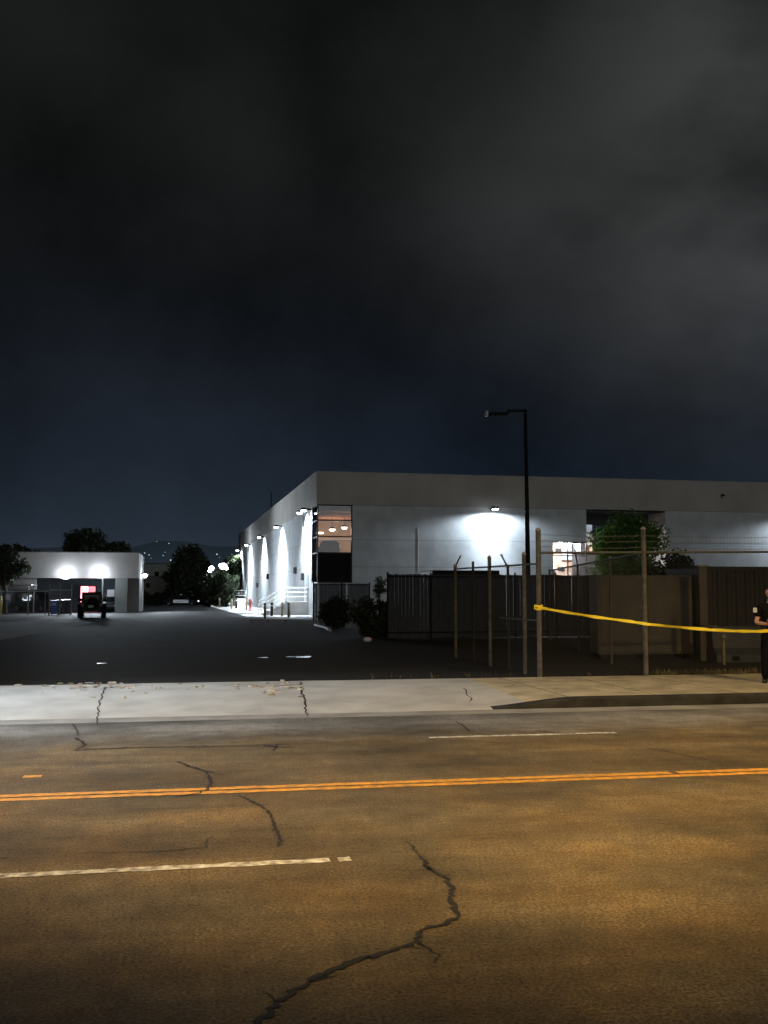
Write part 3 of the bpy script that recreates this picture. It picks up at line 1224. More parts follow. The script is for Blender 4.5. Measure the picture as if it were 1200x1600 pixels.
# ------------------------------------------------------------------ bollards, hydrant, timber, hose
def bollard(px, py, h, r, m, label, group):
    p = gp(px, py, LOT)
    t = thing('bollard', label, 'bollard', p, 0, group)
    MB().lathe([(r, 0), (r, h * .97), (r * .7, h)], 10).build('post', m, t, True)
    MB().lathe([(r * 1.04, h * .72), (r * 1.04, h * .82)], 10).build('band', M['rail_paint'], t, True)
    return t


G_ = 'bollards guarding the stairs'
bollard(414, 966.5, 1.05, .09, M['tan_bollard'], 'tan bollard at the foot of the near loading stairs, left of the pair', G_)
bollard(441, 963, 1.05, .09, M['tan_bollard'], 'tan bollard against the near stair flank, left one', G_)
bollard(451, 965, 1.05, .09, M['tan_bollard'], 'tan bollard against the near landing, right one', G_)
bollard(424.5, 962.5, 1.0, .10, M['dark_steel'], 'dark bollard standing among the near stairs', G_)
bollard(322, 947, 1.5, .14, M['tan_bollard'], 'tan bollard alone before the dark hedge beside the round tree', G_)
bollard(343, 949, 1.2, .12, M['tan_bollard'], 'tan bollard left of the far loading stairs', G_)
bollard(362, 951.5, 1.1, .10, M['tan_bollard'], 'tan bollard under the railing of the far loading stairs', G_)
bollard(369, 951, 1.2, .12, M['dark_steel'], 'dark bollard at the left edge of the far landing', G_)
bollard(385, 953, 1.2, .09, M['tan_bollard'], 'slim tan bollard just left of the red hydrant pipe', G_)
Gy = 'yellow bollards at the far building'
bollard(198, 956, 1.3, .11, M['yellow_bollard'], 'yellow bollard, left of the pair beside the white pillar', Gy)
bollard(203.5, 955.5, 1.3, .12, M['yellow_bollard'], 'yellow bollard, right of the pair beside the white pillar', Gy)
bollard(0.5, 961, 1.5, .12, M['yellow_bollard'], 'yellow bollard at the left edge before the chain-link fence', Gy)
p = gp(391, 955, LOT)
hy = thing('fire_hydrant', 'dark red standpipe hydrant near the far loading stairs', 'hydrant', p)
MB().lathe([(.20, 0), (.20, .06), (.12, .08), (.12, .9), (.17, .92), (.17, 1.0), (.12, 1.15), (.03, 1.25)], 12).build('barrel', M['red_paint'], hy, True)
for a_ in (0, math.pi):
    MB().tube([(.1 * math.cos(a_), 0, .75), (.26 * math.cos(a_), 0, .75)], .07, 8).build('outlet', M['red_paint'], hy)
p = gp(418, 972, LOT)
tp = thing('timber_pallet', 'low stack of weathered boards lying before the near stairs', 'pallet', p, A)
q = MB()
for k in range(6):
    q.box(-1.15, 1.15, -.55 + k * .2, -.40 + k * .2, .11, .14)
q.build('deck_board', M['wood'], tp)
for x in (-1.0, 0, 1.0):
    MB().box(x - .05, x + .05, -.55, .6, 0, .11).build('bearer', M['wood'], tp)
hp = []
for x, y in ((492, 979), (500, 981), (508, 983), (513, 987), (516, 989)):
    g = gp(x, y, LOT)
    hp.append((g.x, g.y, LOT + .07 + rnd.uniform(0, .04)))
tag(MB().tube(hp, .06, 8).build('pipe', M['white_hose'], smooth=True), 'short white pipe lying on the dark asphalt below the grey gate', 'pipe')
g = gp(574, 1003, LOT)
tag(MB().sphere((g.x, g.y, LOT + .08), .13, 9, 6, (1.3, 1, .7)).build('plastic_bag', M['sign_white'], smooth=True), 'small pale crumpled bag beside the big dark bush', 'bag')


# ------------------------------------------------------------------ vegetation
def tree(name, label, cat, base, trunk_h, r_t, crown_c, crown_r, n_clump, n_leaf, leaf, m, group=None, seed=1, trunk=True, crown_name='crown', low=-1.):
    r = random.Random(seed)
    t = thing(name, label, cat, base, 0, group)
    q = MB()
    cx = Vector(crown_c)
    if trunk:
        q.tube([(0, 0, 0), (r.uniform(-.1, .1), r.uniform(-.1, .1), trunk_h * .5), (cx.x * .6, cx.y * .6, trunk_h), (cx.x, cx.y, cx.z + crown_r[2] * .3)], [r_t * 1.25, r_t, r_t * .8, r_t * .25], 8)
    clumps = []
    for k in range(n_clump):
        for _ in range(40):
            d = Vector((r.uniform(-1, 1), r.uniform(-1, 1), r.uniform(low, 1)))
            if .25 < d.length < 1:
                break
        d = d.normalized() * (d.length ** .5) * r.uniform(.72, 1.03)
        c = cx + Vector((d.x * crown_r[0], d.y * crown_r[1], d.z * crown_r[2]))
        clumps.append(c)
        if trunk and k % 2 == 0:
            s0 = Vector((cx.x * .5, cx.y * .5, trunk_h * r.uniform(.7, 1.0)))
            mid = s0.lerp(c, .5) + Vector((0, 0, -.05 * crown_r[2]))
            q.tube([s0, mid, c], [r_t * .38, r_t * .22, r_t * .07], 5, False)
    if not trunk:
        for k in range(5):
            c = clumps[k % len(clumps)]
            q.tube([(r.uniform(-.1, .1), r.uniform(-.1, .1), 0), Vector((0, 0, .2)).lerp(c, .5), c], [r_t, r_t * .7, r_t * .3], 5, False)
    q.build('trunk' if trunk else 'stem', M['bark'], t, True)
    q = MB()
    vs, fs = [], []
    cr_ = min(crown_r) * 1.9 / max(2.2, n_clump ** .38)
    for c in clumps:
        k_r = cr_ * r.uniform(.7, 1.35)
        for _ in range(n_leaf):
            d = Vector((r.gauss(0, 1), r.gauss(0, 1), r.gauss(0, .8)))
            d = d.normalized() * (r.random() ** .45) * k_r
            p = c + d
            if p.z < .05:
                p.z = .05 + r.random() * .1
            a_ = Vector((r.gauss(0, 1), r.gauss(0, 1), r.gauss(0, .7))).normalized()
            b_ = a_.orthogonal().normalized()
            b_ = Matrix.Rotation(r.uniform(0, 6.28), 3, a_) @ b_
            c_ = a_.cross(b_)
            L = leaf * r.uniform(.6, 1.4)
            o = len(vs)
            vs += [p - b_ * L, p + c_ * L * .45, p + b_ * L, p - c_ * L * .45]
            fs.append((o, o + 1, o + 2, o + 3))
    q.add(vs, fs)
    q.build(crown_name, m, t)
    return t


# green tree before the entry, lit from the wall
b = at(978, HOR, 71.5)
tree('leafy_tree', 'leafy green tree before the recessed entry, pale on its lamp side', 'tree', (b.x, b.y, LOT), 2.4, .16, (.2, 0, 4.45), (2.75, 2.0, 2.7), 64, 190, .12, M['leaf'], None, 3)
b = at(1052, HOR, 60.0)
tree('leafy_tree', 'low dark spreading tree right of the green tree by the entry', 'tree', (b.x, b.y, LOT), 1.2, .12, (0, 0, 2.5), (1.9, 1.5, 1.4), 32, 120, .15, M['leaf_dark'], None, 4)
# round tree in the back of the lot
b = at(293, HOR, 158.0)
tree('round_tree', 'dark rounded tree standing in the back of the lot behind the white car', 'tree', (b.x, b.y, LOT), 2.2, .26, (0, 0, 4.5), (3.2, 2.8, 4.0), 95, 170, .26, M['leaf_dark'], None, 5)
# trees left of the warehouse end
for px, Y, cz, cr2, lab, sd_ in ((362, 150, 4.6, (1.9, 1.9, 3.4), 'dark narrow tree hard against the rear end of the warehouse', 6),
                                (344, 131, 2.1, (2.0, 1.7, 1.8), 'low dark tree under the bright floodlight', 7),
                                (327, 133, 2.0, (1.3, 1.4, 1.7), 'low dark tree right behind the round tree', 8)):
    b = at(px, HOR, Y)
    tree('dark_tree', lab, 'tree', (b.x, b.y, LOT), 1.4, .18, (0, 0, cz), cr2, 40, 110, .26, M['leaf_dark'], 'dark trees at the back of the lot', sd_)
# trees behind and beside the left building
b = at(8, HOR, 84)
tree('dark_tree', 'dark tree at the left edge before the white fascia', 'tree', (b.x, b.y, LOT), 2.6, .2, (-.1, 0, 4.0), (1.9, 1.5, 1.4), 46, 120, .17, M['leaf_dark'], None, 9)
for px, Y, cz, cr2, lab, sd_ in ((130, 118, 7.1, (2.3, 2, 1.9), 'dome-topped dark tree rising behind the white building roof', 10),
                                (184, 120, 6.2, (1.7, 1.6, 1.4), 'small tree top peeking over the right part of the white roof', 11),
                                (20, 120, 6.0, (2.6, 2, 1.3), 'low wide tree top over the left part of the white roof', 12)):
    b = at(px, HOR, Y)
    tree('roof_tree', lab, 'tree', (b.x, b.y, LOT), 4.2, .2, (0, 0, cz), cr2, 40, 120, .2, M['leaf_dark'], 'trees behind the white building', sd_)
# pale trunk lit by the floodlight
b = at(366, HOR, 138)
tree('slim_tree', 'slim pale sapling lit white beside the warehouse rear corner', 'tree', (b.x, b.y, LOT), 2.6, .10, (0, 0, 3.5), (.55, .5, 1.2), 10, 40, .2, M['leaf_dark'], None, 13)
# bushes in the dark
for px, Y, rr, hh, lab, sd_ in ((590, 38.5, (.92, .8, .72), .68, 'big round black bush at the foot of the dark screen fence', 14),
                               (525, 50, (.75, .7, .72), .70, 'smaller round dark bush before the grey gate', 15)):
    b = at(px, HOR, Y)
    tree('round_bush', lab, 'bush', (b.x, b.y, LOT), .3, .04, (0, 0, hh), rr, 46, 130, .07, M['leaf_dark'], 'round bushes in the dark yard', sd_, False, 'foliage')
b = at(594, HOR, 69)
tree('pale_shrub', 'pale lit shrub between the grey gate and the screen fence', 'bush', (b.x, b.y, LOT), .5, .05, (0, 0, 2.15), (.42, .4, .62), 16, 70, .07, M['leaf_dark'], None, 16, False, 'foliage')
# dark hedge across the back
q = MB()
rr = random.Random(21)
h0, h1 = at(205, HOR, 160), at(372, HOR, 164)
vs, fs = [], []
for _ in range(7000):
    t = rr.random()
    p = h0.lerp(h1, t) + Vector((0, rr.uniform(-.9, .9), 0))
    p.z = LOT + rr.uniform(0, 1.9 + .35 * math.sin(t * 23) + .2 * math.sin(t * 61))
    a_ = Vector((rr.gauss(0, 1), rr.gauss(0, 1), rr.gauss(0, 1))).normalized()
    b_ = a_.orthogonal().normalized()
    c_ = a_.cross(b_)
    L = rr.uniform(.12, .28)
    o = len(vs)
    vs += [p - b_ * L, p + c_ * L * .5, p + b_ * L, p - c_ * L * .5]
    fs.append((o, o + 1, o + 2, o + 3))
q.add(vs, fs)
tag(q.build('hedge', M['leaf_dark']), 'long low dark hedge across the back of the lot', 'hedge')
# dry grass along the back of the sidewalk on the right
q = MB()
vs, fs = [], []
for _ in range(2600):
    u = rr.uniform(3.4, 13.5)
    dens = .06 if u < 9.4 else .8
    if rr.random() > dens:
        continue
    v = V_B + .05 + abs(rr.gauss(0, .28))
    h = rr.uniform(.03, .16)
    a_ = rr.uniform(0, 6.28)
    w_ = rr.uniform(.006, .014)
    lx, ly = rr.gauss(0, .05), rr.gauss(0, .05)
    o = len(vs)
    vs += [(u - w_ * math.cos(a_), v - w_ * math.sin(a_), LOT), (u + w_ * math.cos(a_), v + w_ * math.sin(a_), LOT), (u + lx, v + ly, LOT + h)]
    fs.append((o, o + 1, o + 2))
q.add(vs, fs)
tag(q.build('dry_grass', M['dry_grass'], rz=A), 'dry grass tufts along the back of the right sidewalk', 'grass', None, 'stuff')


# ------------------------------------------------------------------ chain-link fences
def link_panel(P0, P1, z0, z1, pitch, wr):
    """woven wire between two ground points"""
    q = MB()
    P0, P1 = Vector(P0), Vector(P1)
    L = (P1 - P0).length
    d = (P1 - P0) / L
    H = z1 - z0
    nrm = Vector((-d.y, d.x, 0))
    vs, fs = [], []
    for sgn in (1, -1):
        s = -H if sgn == 1 else 0
        end = L if sgn == 1 else L + H
        while s < end:
            # line: along s + sgn*z
            zs0, zs1 = 0, H
            x0, x1 = s, s + sgn * H
            # clip to [0, L]
            def zat(x):
                return (x - s) * sgn
            lo, hi = min(x0, x1), max(x0, x1)
            lo_c, hi_c = max(lo, 0), min(hi, L)
            if hi_c > lo_c:
                a_, b_ = P0 + d * lo_c, P0 + d * hi_c
                a_ = Vector((a_.x, a_.y, z0 + zat(lo_c)))
                b_ = Vector((b_.x, b_.y, z0 + zat(hi_c)))
                t_ = (b_ - a_).normalized()
                side = t_.cross(nrm).normalized()
                off = nrm * (.004 * sgn)
                o = len(vs)
                for e in (a_, b_):
                    vs += [e + off + side * wr, e + off - side * wr * .5 + nrm * wr, e + off - side * wr * .5 - nrm * wr]
                fs += [(o, o + 1, o + 4, o + 3), (o + 1, o + 2, o + 5, o + 4), (o + 2, o, o + 3, o + 5)]
            s += pitch
    q.add(vs, fs)
    return q


def post_obj(p, z0, z1, r, m, parent):
    q = MB()
    q.lathe([(r, z0), (r, z1), (r * 1.15, z1), (r * 1.15, z1 + .03), (r * .5, z1 + .07)], 10, (p[0], p[1], 0))
    return q.build('post', m, parent, True)


M['wire'] = mat('fence_wire', (.10, .10, .095), .6, .5, .2, 9)
# street fence: two tall posts, top rail, strands, wire
uP1, uP2, uP3 = u_on(842, V_B + .05, 1.8), u_on(1007, V_B + .05, 1.8), u_on(1228, V_B + .05, 1.8)
A1, A2, A3 = W(uP1, V_B + .05), W(uP2, V_B + .05), W(uP3, V_B + .05)
fn = thing('chain_link_fence', 'street-side chain-link fence with two tall pale posts on the sidewalk edge', 'fence', (A1.x, A1.y, LOT))


def rel(p, base):
    return Vector((p[0] - base.x, p[1] - base.y, p[2] - base.z if len(p) > 2 else 0))


Bf = Vector((A1.x, A1.y, LOT))
for p, zt in ((A1, 2.90), (A2, 2.95), (A3, 2.9)):
    post_obj(rel((p.x, p.y, LOT), Bf), 0, zt, .052, M['steel_warm'], fn)
q = MB()
zr = 2.47
q.tube([rel((A1.x, A1.y, LOT + zr), Bf), rel((A3.x, A3.y, LOT + zr + .06), Bf)], .024, 8)
q.build('top_rail', M['wire'], fn)
link_panel(rel(A1, Bf), rel(A3, Bf), .05, zr, .085, .0011).build('wire_mesh', M['wire'], fn)
q = MB()
for z, sag in ((2.84, .03), (2.72, .02), (2.60, .03)):
    for (s0, s1) in ((A1, A2), (A2, A3)):
        pts = []
        for i in range(13):
            t = i / 12
            p = s0.lerp(s1, t)
            pts.append(rel((p.x, p.y, LOT + z - sag * 4 * t * (1 - t)), Bf))
        q.tube(pts, .004, 4)
        for i in range(40):
            t = (i + .5) / 40
            p = s0.lerp(s1, t)
            c = rel((p.x, p.y, LOT + z - sag * 4 * t * (1 - t)), Bf)
            for a_ in (0, 1):
                dx = Vector((.01, .006, .02 if a_ else -.02))
                q.tube([c - dx, c + dx], .002, 3)
q.build('barbed_wire', M['wire'], fn)

# side fence running back from the corner post
ts = (.9, 2.0, 3.4, 4.8, 6.5)
S0 = A1
sf = thing('chain_link_fence', 'side chain-link fence running back from the corner post, with angled barb arms', 'fence', (A1.x, A1.y, LOT))
dv = Vector((-SA, CA, 0))
for i, t in enumerate(ts):
    p = dv * t
    zt = (2.45, 2.22, 2.47, 2.38, 2.36)[i]
    post_obj((p.x, p.y), 0, zt, .042 if i in (0, 2, 4) else .03, M['steel'] if i in (0, 2, 4) else M['wire'], sf)
    if i in (1, 4):
        s_ = -1 if i == 1 else 1
        q = MB()
        q.tube([(p.x, p.y, zt), (p.x + s_ * .14, p.y, zt + .28)], .02, 6)
        arm = q.build('barb_arm', M['wire'], sf)
        MB().sphere((p.x + s_ * .14, p.y, zt + .28), .032, 8, 6).build('end_cap', M['rail_paint'], arm, True)
q = MB()
e_ = dv * 6.5
q.tube([(0, 0, 1.12), dv * 2.6 + Vector((0, 0, 1.12))], .02, 6)
q.tube([(0, 0, 2.25), e_ + Vector((0, 0, 2.30))], .02, 6)
q.build('rail', M['wire'], sf)
link_panel((0, 0, 0), e_, .05, 2.25, .085, .0011).build('wire_mesh', M['wire'], sf)

# oblique inner fence behind the street fence
I0 = Vector((A2.x - .05, A2.y + .15, LOT))
I1 = at(858, HOR, 37.0)
I1 = Vector((I1.x, I1.y, LOT))
inn = thing('chain_link_fence', 'oblique inner chain-link fence from the right tall post back into the yard', 'fence', I0)
zi = 2.48
q = MB()
dI = I1 - I0
q.tube([(0, 0, zi), (dI.x, dI.y, zi)], .026, 8)
q.build('top_rail', M['wire'], inn)
for px in (953, 903, 858):
    t = None
    for k in range(200):
        tt = k / 199
        p = I0 + dI * tt
        if 600 + FPX * p.x / p.y <= px:
            t = tt
            break
    t = 1.0 if t is None else t
    p = dI * t
    post_obj((p.x, p.y), 0, zi, .03, M['steel'], inn)
    if px == 903:
        MB().tube([(p.x, p.y, zi - .02), (p.x - .25, p.y - .9, zi + .42)], .022, 6).build('brace', M['wire'], inn)
link_panel((0, 0, 0), dI, .05, zi, .12, .0011).build('wire_mesh', M['wire'], inn)


# ------------------------------------------------------------------ screens, gate, containers in the dark yard
def screen_fence(name, label, p0, p1, h, m, npost, slit=None, cat='fence'):
    p0, p1 = Vector(p0), Vector(p1)
    ang = math.atan2(p1.y - p0.y, p1.x - p0.x)
    L = (p1 - p0).length
    t = thing(name, label, cat, (p0.x, p0.y, LOT), ang)
    r = random.Random(len(label))
    x = 0
    q = MB()
    w_ = .14
    while x < L:
        if not (slit and any(a_ < x < b_ for a_, b_ in slit)):
            d_ = r.uniform(-.012, .012)
            q.box(x, min(x + w_ - .008, L), d_ - .008, d_ + .008, .05, h + r.uniform(-.015, .015))
        x += w_
    q.build('slat_screen', m, t)
    MB().tube([(0, -.05, h - .08), (L, -.05, h - .08)], .022, 6).build('rail', M['dark_steel'], t)
    MB().tube([(0, -.05, .25), (L, -.05, .25)], .022, 6).build('rail', M['dark_steel'], t)
    for k in range(npost + 1):
        MB().tube([(L * k / npost, -.06, 0), (L * k / npost, -.06, h + .08)], .035, 8).build('post', M['dark_steel'], t)
    return t


b0, b1 = at(605, HOR, 37.5), at(930, HOR, 39.5)
screen_fence('screen_fence', 'long dark slatted privacy fence behind the chain-link posts', b0, b1, 2.37, M['screen'], 5)
b0, b1 = at(489, HOR, 65.5), at(577, HOR, 67)
screen_fence('yard_gate', 'grey slatted yard gate below the corner window, light showing through gaps', b0, b1, 2.32, M['gate_screen'], 2, ((.25, .42), (2.15, 2.32)), 'gate')
p = at(718, HOR, 47)
ct = thing('storage_container', 'black flat-topped container showing just above the dark slatted fence', 'container', (p.x, p.y, LOT), A)
q = MB()
q.bbox(-1.55, 1.55, -1.2, 1.2, .12, 2.70, .03)
q.build('body', M['black_panel'], ct)
q = MB()
for x in (-1.5, 1.5):
    for y in (-1.15, 1.15):
        q.box(x - .09, x + .09, y - .09, y + .09, 0, .12)
q.build('foot', M['dark_steel'], ct)
q = MB()
for k in range(14):
    q.box(-1.4 + k * .205, -1.31 + k * .205, -1.225, -1.2, .25, 2.55)
q.build('rib', M['black_panel'], ct)
p = at(1009, HOR, 26.2)
cbn = thing('storage_cabinet', 'wide weathered grey-brown storage cabinet standing behind the tall posts', 'cabinet', (p.x, p.y, LOT), A)
wC = 1.28
q = MB()
q.bbox(-wC, wC, 0, .6, .12, 2.13, .02)
q.build('body', M['cabinet'], cbn)
q = MB()
for k in range(2):
    q.bbox(-wC + .04 + k * (wC - .0), -.03 + k * (wC), -.02, 0, .18, 2.07, .008)
q.build('door', M['cabinet'], cbn)
MB().box(-wC - .012, -wC - .002, .03, .57, .16, 2.1).build('side_panel', M['cabinet_pale'], cbn)
MB().box(-.09, -.05, -.045, -.02, 1.0, 1.25).build('handle', M['dark_steel'], cbn)
q = MB()
for x in (-wC + .15, 0, wC - .15):
    q.box(x - .08, x + .08, .05, .55, 0, .12)
q.build('foot', M['dark_steel'], cbn)
# shipping container at the right
p = at(1104, HOR, 28.0)
sc_ = thing('shipping_container', 'rust-brown corrugated shipping container at the right behind the officer', 'container', (p.x, p.y, LOT), A)
q = MB()
L6 = 6.0
prof = []
k = 0
x = .08
while x < L6 - .3:
    prof += [(x, 0), (x + .10, 0), (x + .14, .04), (x + .24, .04)]
    x += .28
pts = [(a_, b_) for a_, b_ in prof]
n_ = len(pts)
q.add([(a_, b_ + .02, .16) for a_, b_ in pts] + [(a_, b_ + .02, 2.28) for a_, b_ in pts], [(i, i + 1, n_ + i + 1, n_ + i) for i in range(n_ - 1)])
q.box(0.02, L6 - .02, .10, 2.4, .16, 2.28)
q.build('body', M['rust'], sc_)
q = MB()
for z0, z1 in ((0, .16), (2.28, 2.40)):
    q.box(0, L6, 0, 2.44, z0, z1)
for x in (0, L6 - .1):
    q.box(x, x + .1, -.004, .1, .16, 2.28)
q.build('frame', M['rust'], sc_)
p = at(1096, HOR, 25.5)
gpst = thing('gate_post', 'thick grey square gate post between the cabinet and the brown container', 'post', (p.x, p.y, LOT), A)
MB().bbox(-.11, .11, -.11, .11, 0, 2.30, .015).build('shaft', M['cabinet'], gpst)
MB().bbox(-.13, .13, -.13, .13, 2.30, 2.36, .015).build('cap', M['cabinet_pale'], gpst)
p = at(1172, HOR, 25.4)
jb = thing('barrier_block', 'low dark blue-grey barrier block before the brown container', 'barrier', (p.x, p.y, LOT), A)
q = MB()
q.prism([(-.30, 0), (-.30, .18), (-.14, .34), (-.09, .85), (.09, .85), (.14, .34), (.30, .18), (.30, 0)], -1.1, 1.1)
q.build('body', M['dark_block'], jb)
q = MB()
for x in (-.7, .5):
    q.box(x, x + .2, -.305, -.297, .03, .15)
q.build('lifting_slot', M['black_panel'], jb)
p = at(1128.5, HOR, 24.2)
pp = thing('standpipe', 'short olive standpipe with a valve head near the barrier block', 'pipe', (p.x, p.y, LOT))
MB().tube([(0, 0, 0), (0, 0, .62)], .035, 8).build('pipe_stem', mat('olive_paint', (.13, .12, .05), .7, 0, .3, 8), pp)
MB().sphere((0, 0, .64), .07, 10, 7).build('valve', M['cabinet_pale'], pp, True)
p = at(1107, HOR, 26.2)
rl = thing('cable_reel', 'pale round cable reel leaning by the grey gate post', 'reel', (p.x + .1, p.y, LOT), A)
q = MB()
for y in (-.12, .1):
    vs = []
    for k in range(18):
        t = 2 * math.pi * k / 18
        for yy in (y, y + .03):
            vs.append((.19 * math.cos(t), yy, .66 + .19 * math.sin(t)))
    fs = [(2 * k, 2 * ((k + 1) % 18), 2 * ((k + 1) % 18) + 1, 2 * k + 1) for k in range(18)] + [tuple(range(0, 36, 2)), tuple(range(1, 36, 2))]
    q.add(vs, fs)
q.build('flange', M['cabinet_pale'], rl)
MB().box(-.18, .18, -.15, .16, 0, .47).build('crate_base', M['dark_block'], rl)

# ------------------------------------------------------------------ yellow tape
PPX = 1207.0
PP = gp(PPX, 1067, WALK)                      # where the officer stands
T0 = Vector((A1.x, A1.y - .06, at(842, 949, A1.y).z))
tape_pts = []
for x, y in ((842, 949), (880, 956), (930, 964), (985, 971), (1010, 975), (1060, 980), (1110, 984), (1150, 986), (1183, 986.5), (1215, 985), (1300, 972)):
    t = (x - 842) / (1300 - 842)
    Y = A1.y - .07 + (PP.y - .42 - A1.y + .07) * min(1, (x - 842) / (1190.0 - 842))
    if x > 1200: Y = PP.y - .42 + .003 * (x - 1200)
    tape_pts.append(at(x, y, Y))
q = MB()
fine = []
for a_, b_ in zip(tape_pts[:-1], tape_pts[1:]):
    for i in range(10):
        fine.append(a_.lerp(b_, i / 10))
fine.append(tape_pts[-1])
vs, fs = [], []
tw = 0
for i, p in enumerate(fine):
    d = (fine[min(i + 1, len(fine) - 1)] - fine[max(i - 1, 0)]).normalized()
    s = Vector((0, 0, 1)) - d * d.z
    s.normalize()
    n_ = d.cross(s)
    ang = .55 * math.sin(i * .16) + .25 * math.sin(i * .41 + 1)
    if abs(i - 70) < 8:
        ang += 1.1 * math.cos((i - 70) / 8 * math.pi / 2)
    w_ = .027 * (1 + .12 * math.sin(i * .7))
    o_ = (s * math.cos(ang) + n_ * math.sin(ang)) * w_
    fold = n_ * .006 * math.sin(i * .9)
    vs += [p + o_, p + fold, p - o_]
    if i:
        k = 3 * i
        fs += [(k - 3, k - 2, k + 1, k), (k - 2, k - 1, k + 2, k + 1)]
q.add(vs, fs)
# wrap and knot on the corner post
for z in (0, .035, -.03):
    ring = []
    for k in range(13):
        t = 2 * math.pi * k / 12
        ring.append((A1.x + .06 * math.cos(t), A1.y + .06 * math.sin(t), T0.z + z + .012 * math.sin(t)))
    q.tube(ring, .022, 5, False)
q.tube([(A1.x - .03, A1.y - .07, T0.z), (A1.x - .10, A1.y - .10, T0.z + .04), (A1.x - .11, A1.y - .1, T0.z - .05)], [.03, .02, .005], 6)
tag(q.build('barrier_tape', M['tape']), 'sagging yellow barrier tape tied to the corner post and stretched to the right', 'tape')

# ------------------------------------------------------------------ the officer
off = thing('person', 'person in black short-sleeved uniform standing at the right edge, forearms folded before the waist', 'person', (PP.x, PP.y, WALK), R(-14))


def skin_obj(name, verts, edges, radii, m, parent, sub=2, root=0):
    me = bpy.data.meshes.new(name)
    me.from_pydata(verts, edges, [])
    me.materials.append(m)
    o = bpy.data.objects.new(name, me)
    scene.collection.objects.link(o)
    o.parent = parent
    md = o.modifiers.new('Skin', 'SKIN')
    md.use_smooth_shade = True
    md.branch_smoothing = .6
    if not me.skin_vertices:
        bpy.ops.mesh.customdata_skin_add()
    for i, r_ in enumerate(radii):
        s = me.skin_vertices[0].data[i]
        s.radius = r_ if isinstance(r_, tuple) else (r_, r_)
        s.use_root = (i == root)
    sb = o.modifiers.new('Subdivision', 'SUBSURF')
    sb.levels = sb.render_levels = sub
    return o


# person faces -y (towards the street); local x right in the picture
BV = [(0, 0, .97), (0, .01, 1.12), (0, .01, 1.28), (0, .005, 1.39), (0, .0, 1.49), (0, -.015, 1.57),     # 0-5 pelvis to head base
      (-.085, 0, .88), (-.115, -.02, .52), (-.12, .01, .10),                                               # 6-8 left-in-picture leg
      (.085, 0, .88), (.13, -.03, .52), (.15, .01, .10),                                                   # 9-11
      (-.18, .0, 1.385), (-.255, -.01, 1.10), (-.07, -.24, 1.08),                                          # 12-14 shoulder, elbow, wrist
      (.18, .0, 1.385), (.255, -.01, 1.10), (.05, -.26, 1.12)]                                             # 15-17
BE = [(0, 1), (1, 2), (2, 3), (3, 4), (4, 5), (0, 6), (6, 7), (7, 8), (0, 9), (9, 10), (10, 11), (3, 12), (12, 13), (13, 14), (3, 15), (15, 16), (16, 17)]
BR = [(.10, .08), (.115, .09), (.14, .11), (.10, .08), (.055, .055), (.05, .055), .062, .055, .042, .062, .055, .042, .046, .044, .029, .046, .044, .029]
body = skin_obj('body', BV, BE, BR, M['skin'], off)
# head with a face, joined into the neck
hd = MB()
hc = Vector((0, -.025, 1.655))
N_, M_ = 28, 22
vs, fs = [], []
for i in range(M_ + 1):
    ph = math.pi * i / M_
    for k in range(N_):
        th = 2 * math.pi * k / N_
        x, y, z = math.sin(ph) * math.sin(th), -math.sin(ph) * math.cos(th), math.cos(ph)
        rx, ry, rz_ = .077, .098, .118
        if z < 0:
            rx *= 1 + .26 * z
            ry *= 1 + .16 * z
        p = Vector((x * rx, y * ry, z * rz_))
        if y < -.3:
            fx, fz = p.x, p.z
            p.y -= .024 * math.exp(-(fx / .014) ** 2 - ((fz + .022) / .026) ** 2)          # nose
            p.y -= .008 * math.exp(-(fx / .05) ** 2 - ((fz - .022) / .012) ** 2)           # brow
            for sx in (-.032, .032):
                p.y += .011 * math.exp(-((fx - sx) / .017) ** 2 - ((fz - .004) / .012) ** 2)  # sockets
            p.y -= .007 * math.exp(-(fx / .026) ** 2 - ((fz + .062) / .012) ** 2)          # lips
            p.y -= .010 * math.exp(-(fx / .024) ** 2 - ((fz + .103) / .018) ** 2)          # chin
        vs.append(p)
for i in range(M_):
    for k in range(N_):
        a_, b_ = i * N_ + k, i * N_ + (k + 1) % N_
        fs.append((a_, a_ + N_, b_ + N_, b_))
hd.add(vs, fs)
hm = Matrix.Rotation(R(-12), 3, 'Z') @ Matrix.Rotation(R(10), 3, 'X')
for i in range(len(hd.v)):
    hd.v[i] = tuple(hm @ Vector(hd.v[i]))
head = hd.build('head', M['skin'], off, True, hc)
for sx in (-.032, .032):
    e = hm @ Vector((sx, -.083, .004))
    MB().sphere(e, .0105, 8, 6).build('eye', M['eye'], head, True)
q = MB()
for sx in (-.078, .078):
    e = hm @ Vector((sx, .012, -.004))
    q.sphere(e, .028, 8, 6, (.35, .7, 1.1))
q.build('ear', M['skin'], head, True)
q = MB()
e = [hm @ Vector((x, -.092 - .004 * (1 - abs(x) / .025), -.062)) for x in (-.024, -.012, 0, .012, .024)]
q.tube(e, [.003, .006, .006, .006, .003], 6)
q.build('mouth', M['lip'], head, True)
q = MB()
vs, fs = [], []
for i in range(12):
    ph = math.pi * i / 18
    for k in range(24):
        th = 2 * math.pi * k / 24
        x, y, z = math.sin(ph) * math.sin(th), -math.sin(ph) * math.cos(th), math.cos(ph)
        lim = 1.0
        if y < -.45 and z < .55:
            z2 = .55
            s_ = math.sqrt(max(0, 1 - z2 * z2)) / max(.001, math.sqrt(x * x + y * y))
            x, y, z = x * s_, y * s_, z2
        vs.append(hm @ Vector((x * .083, y * .104 + .004, z * .124 + .004)))
for i in range(11):
    for k in range(24):
        a_, b_ = i * 24 + k, i * 24 + (k + 1) % 24
        fs.append((a_, a_ + 24, b_ + 24, b_))
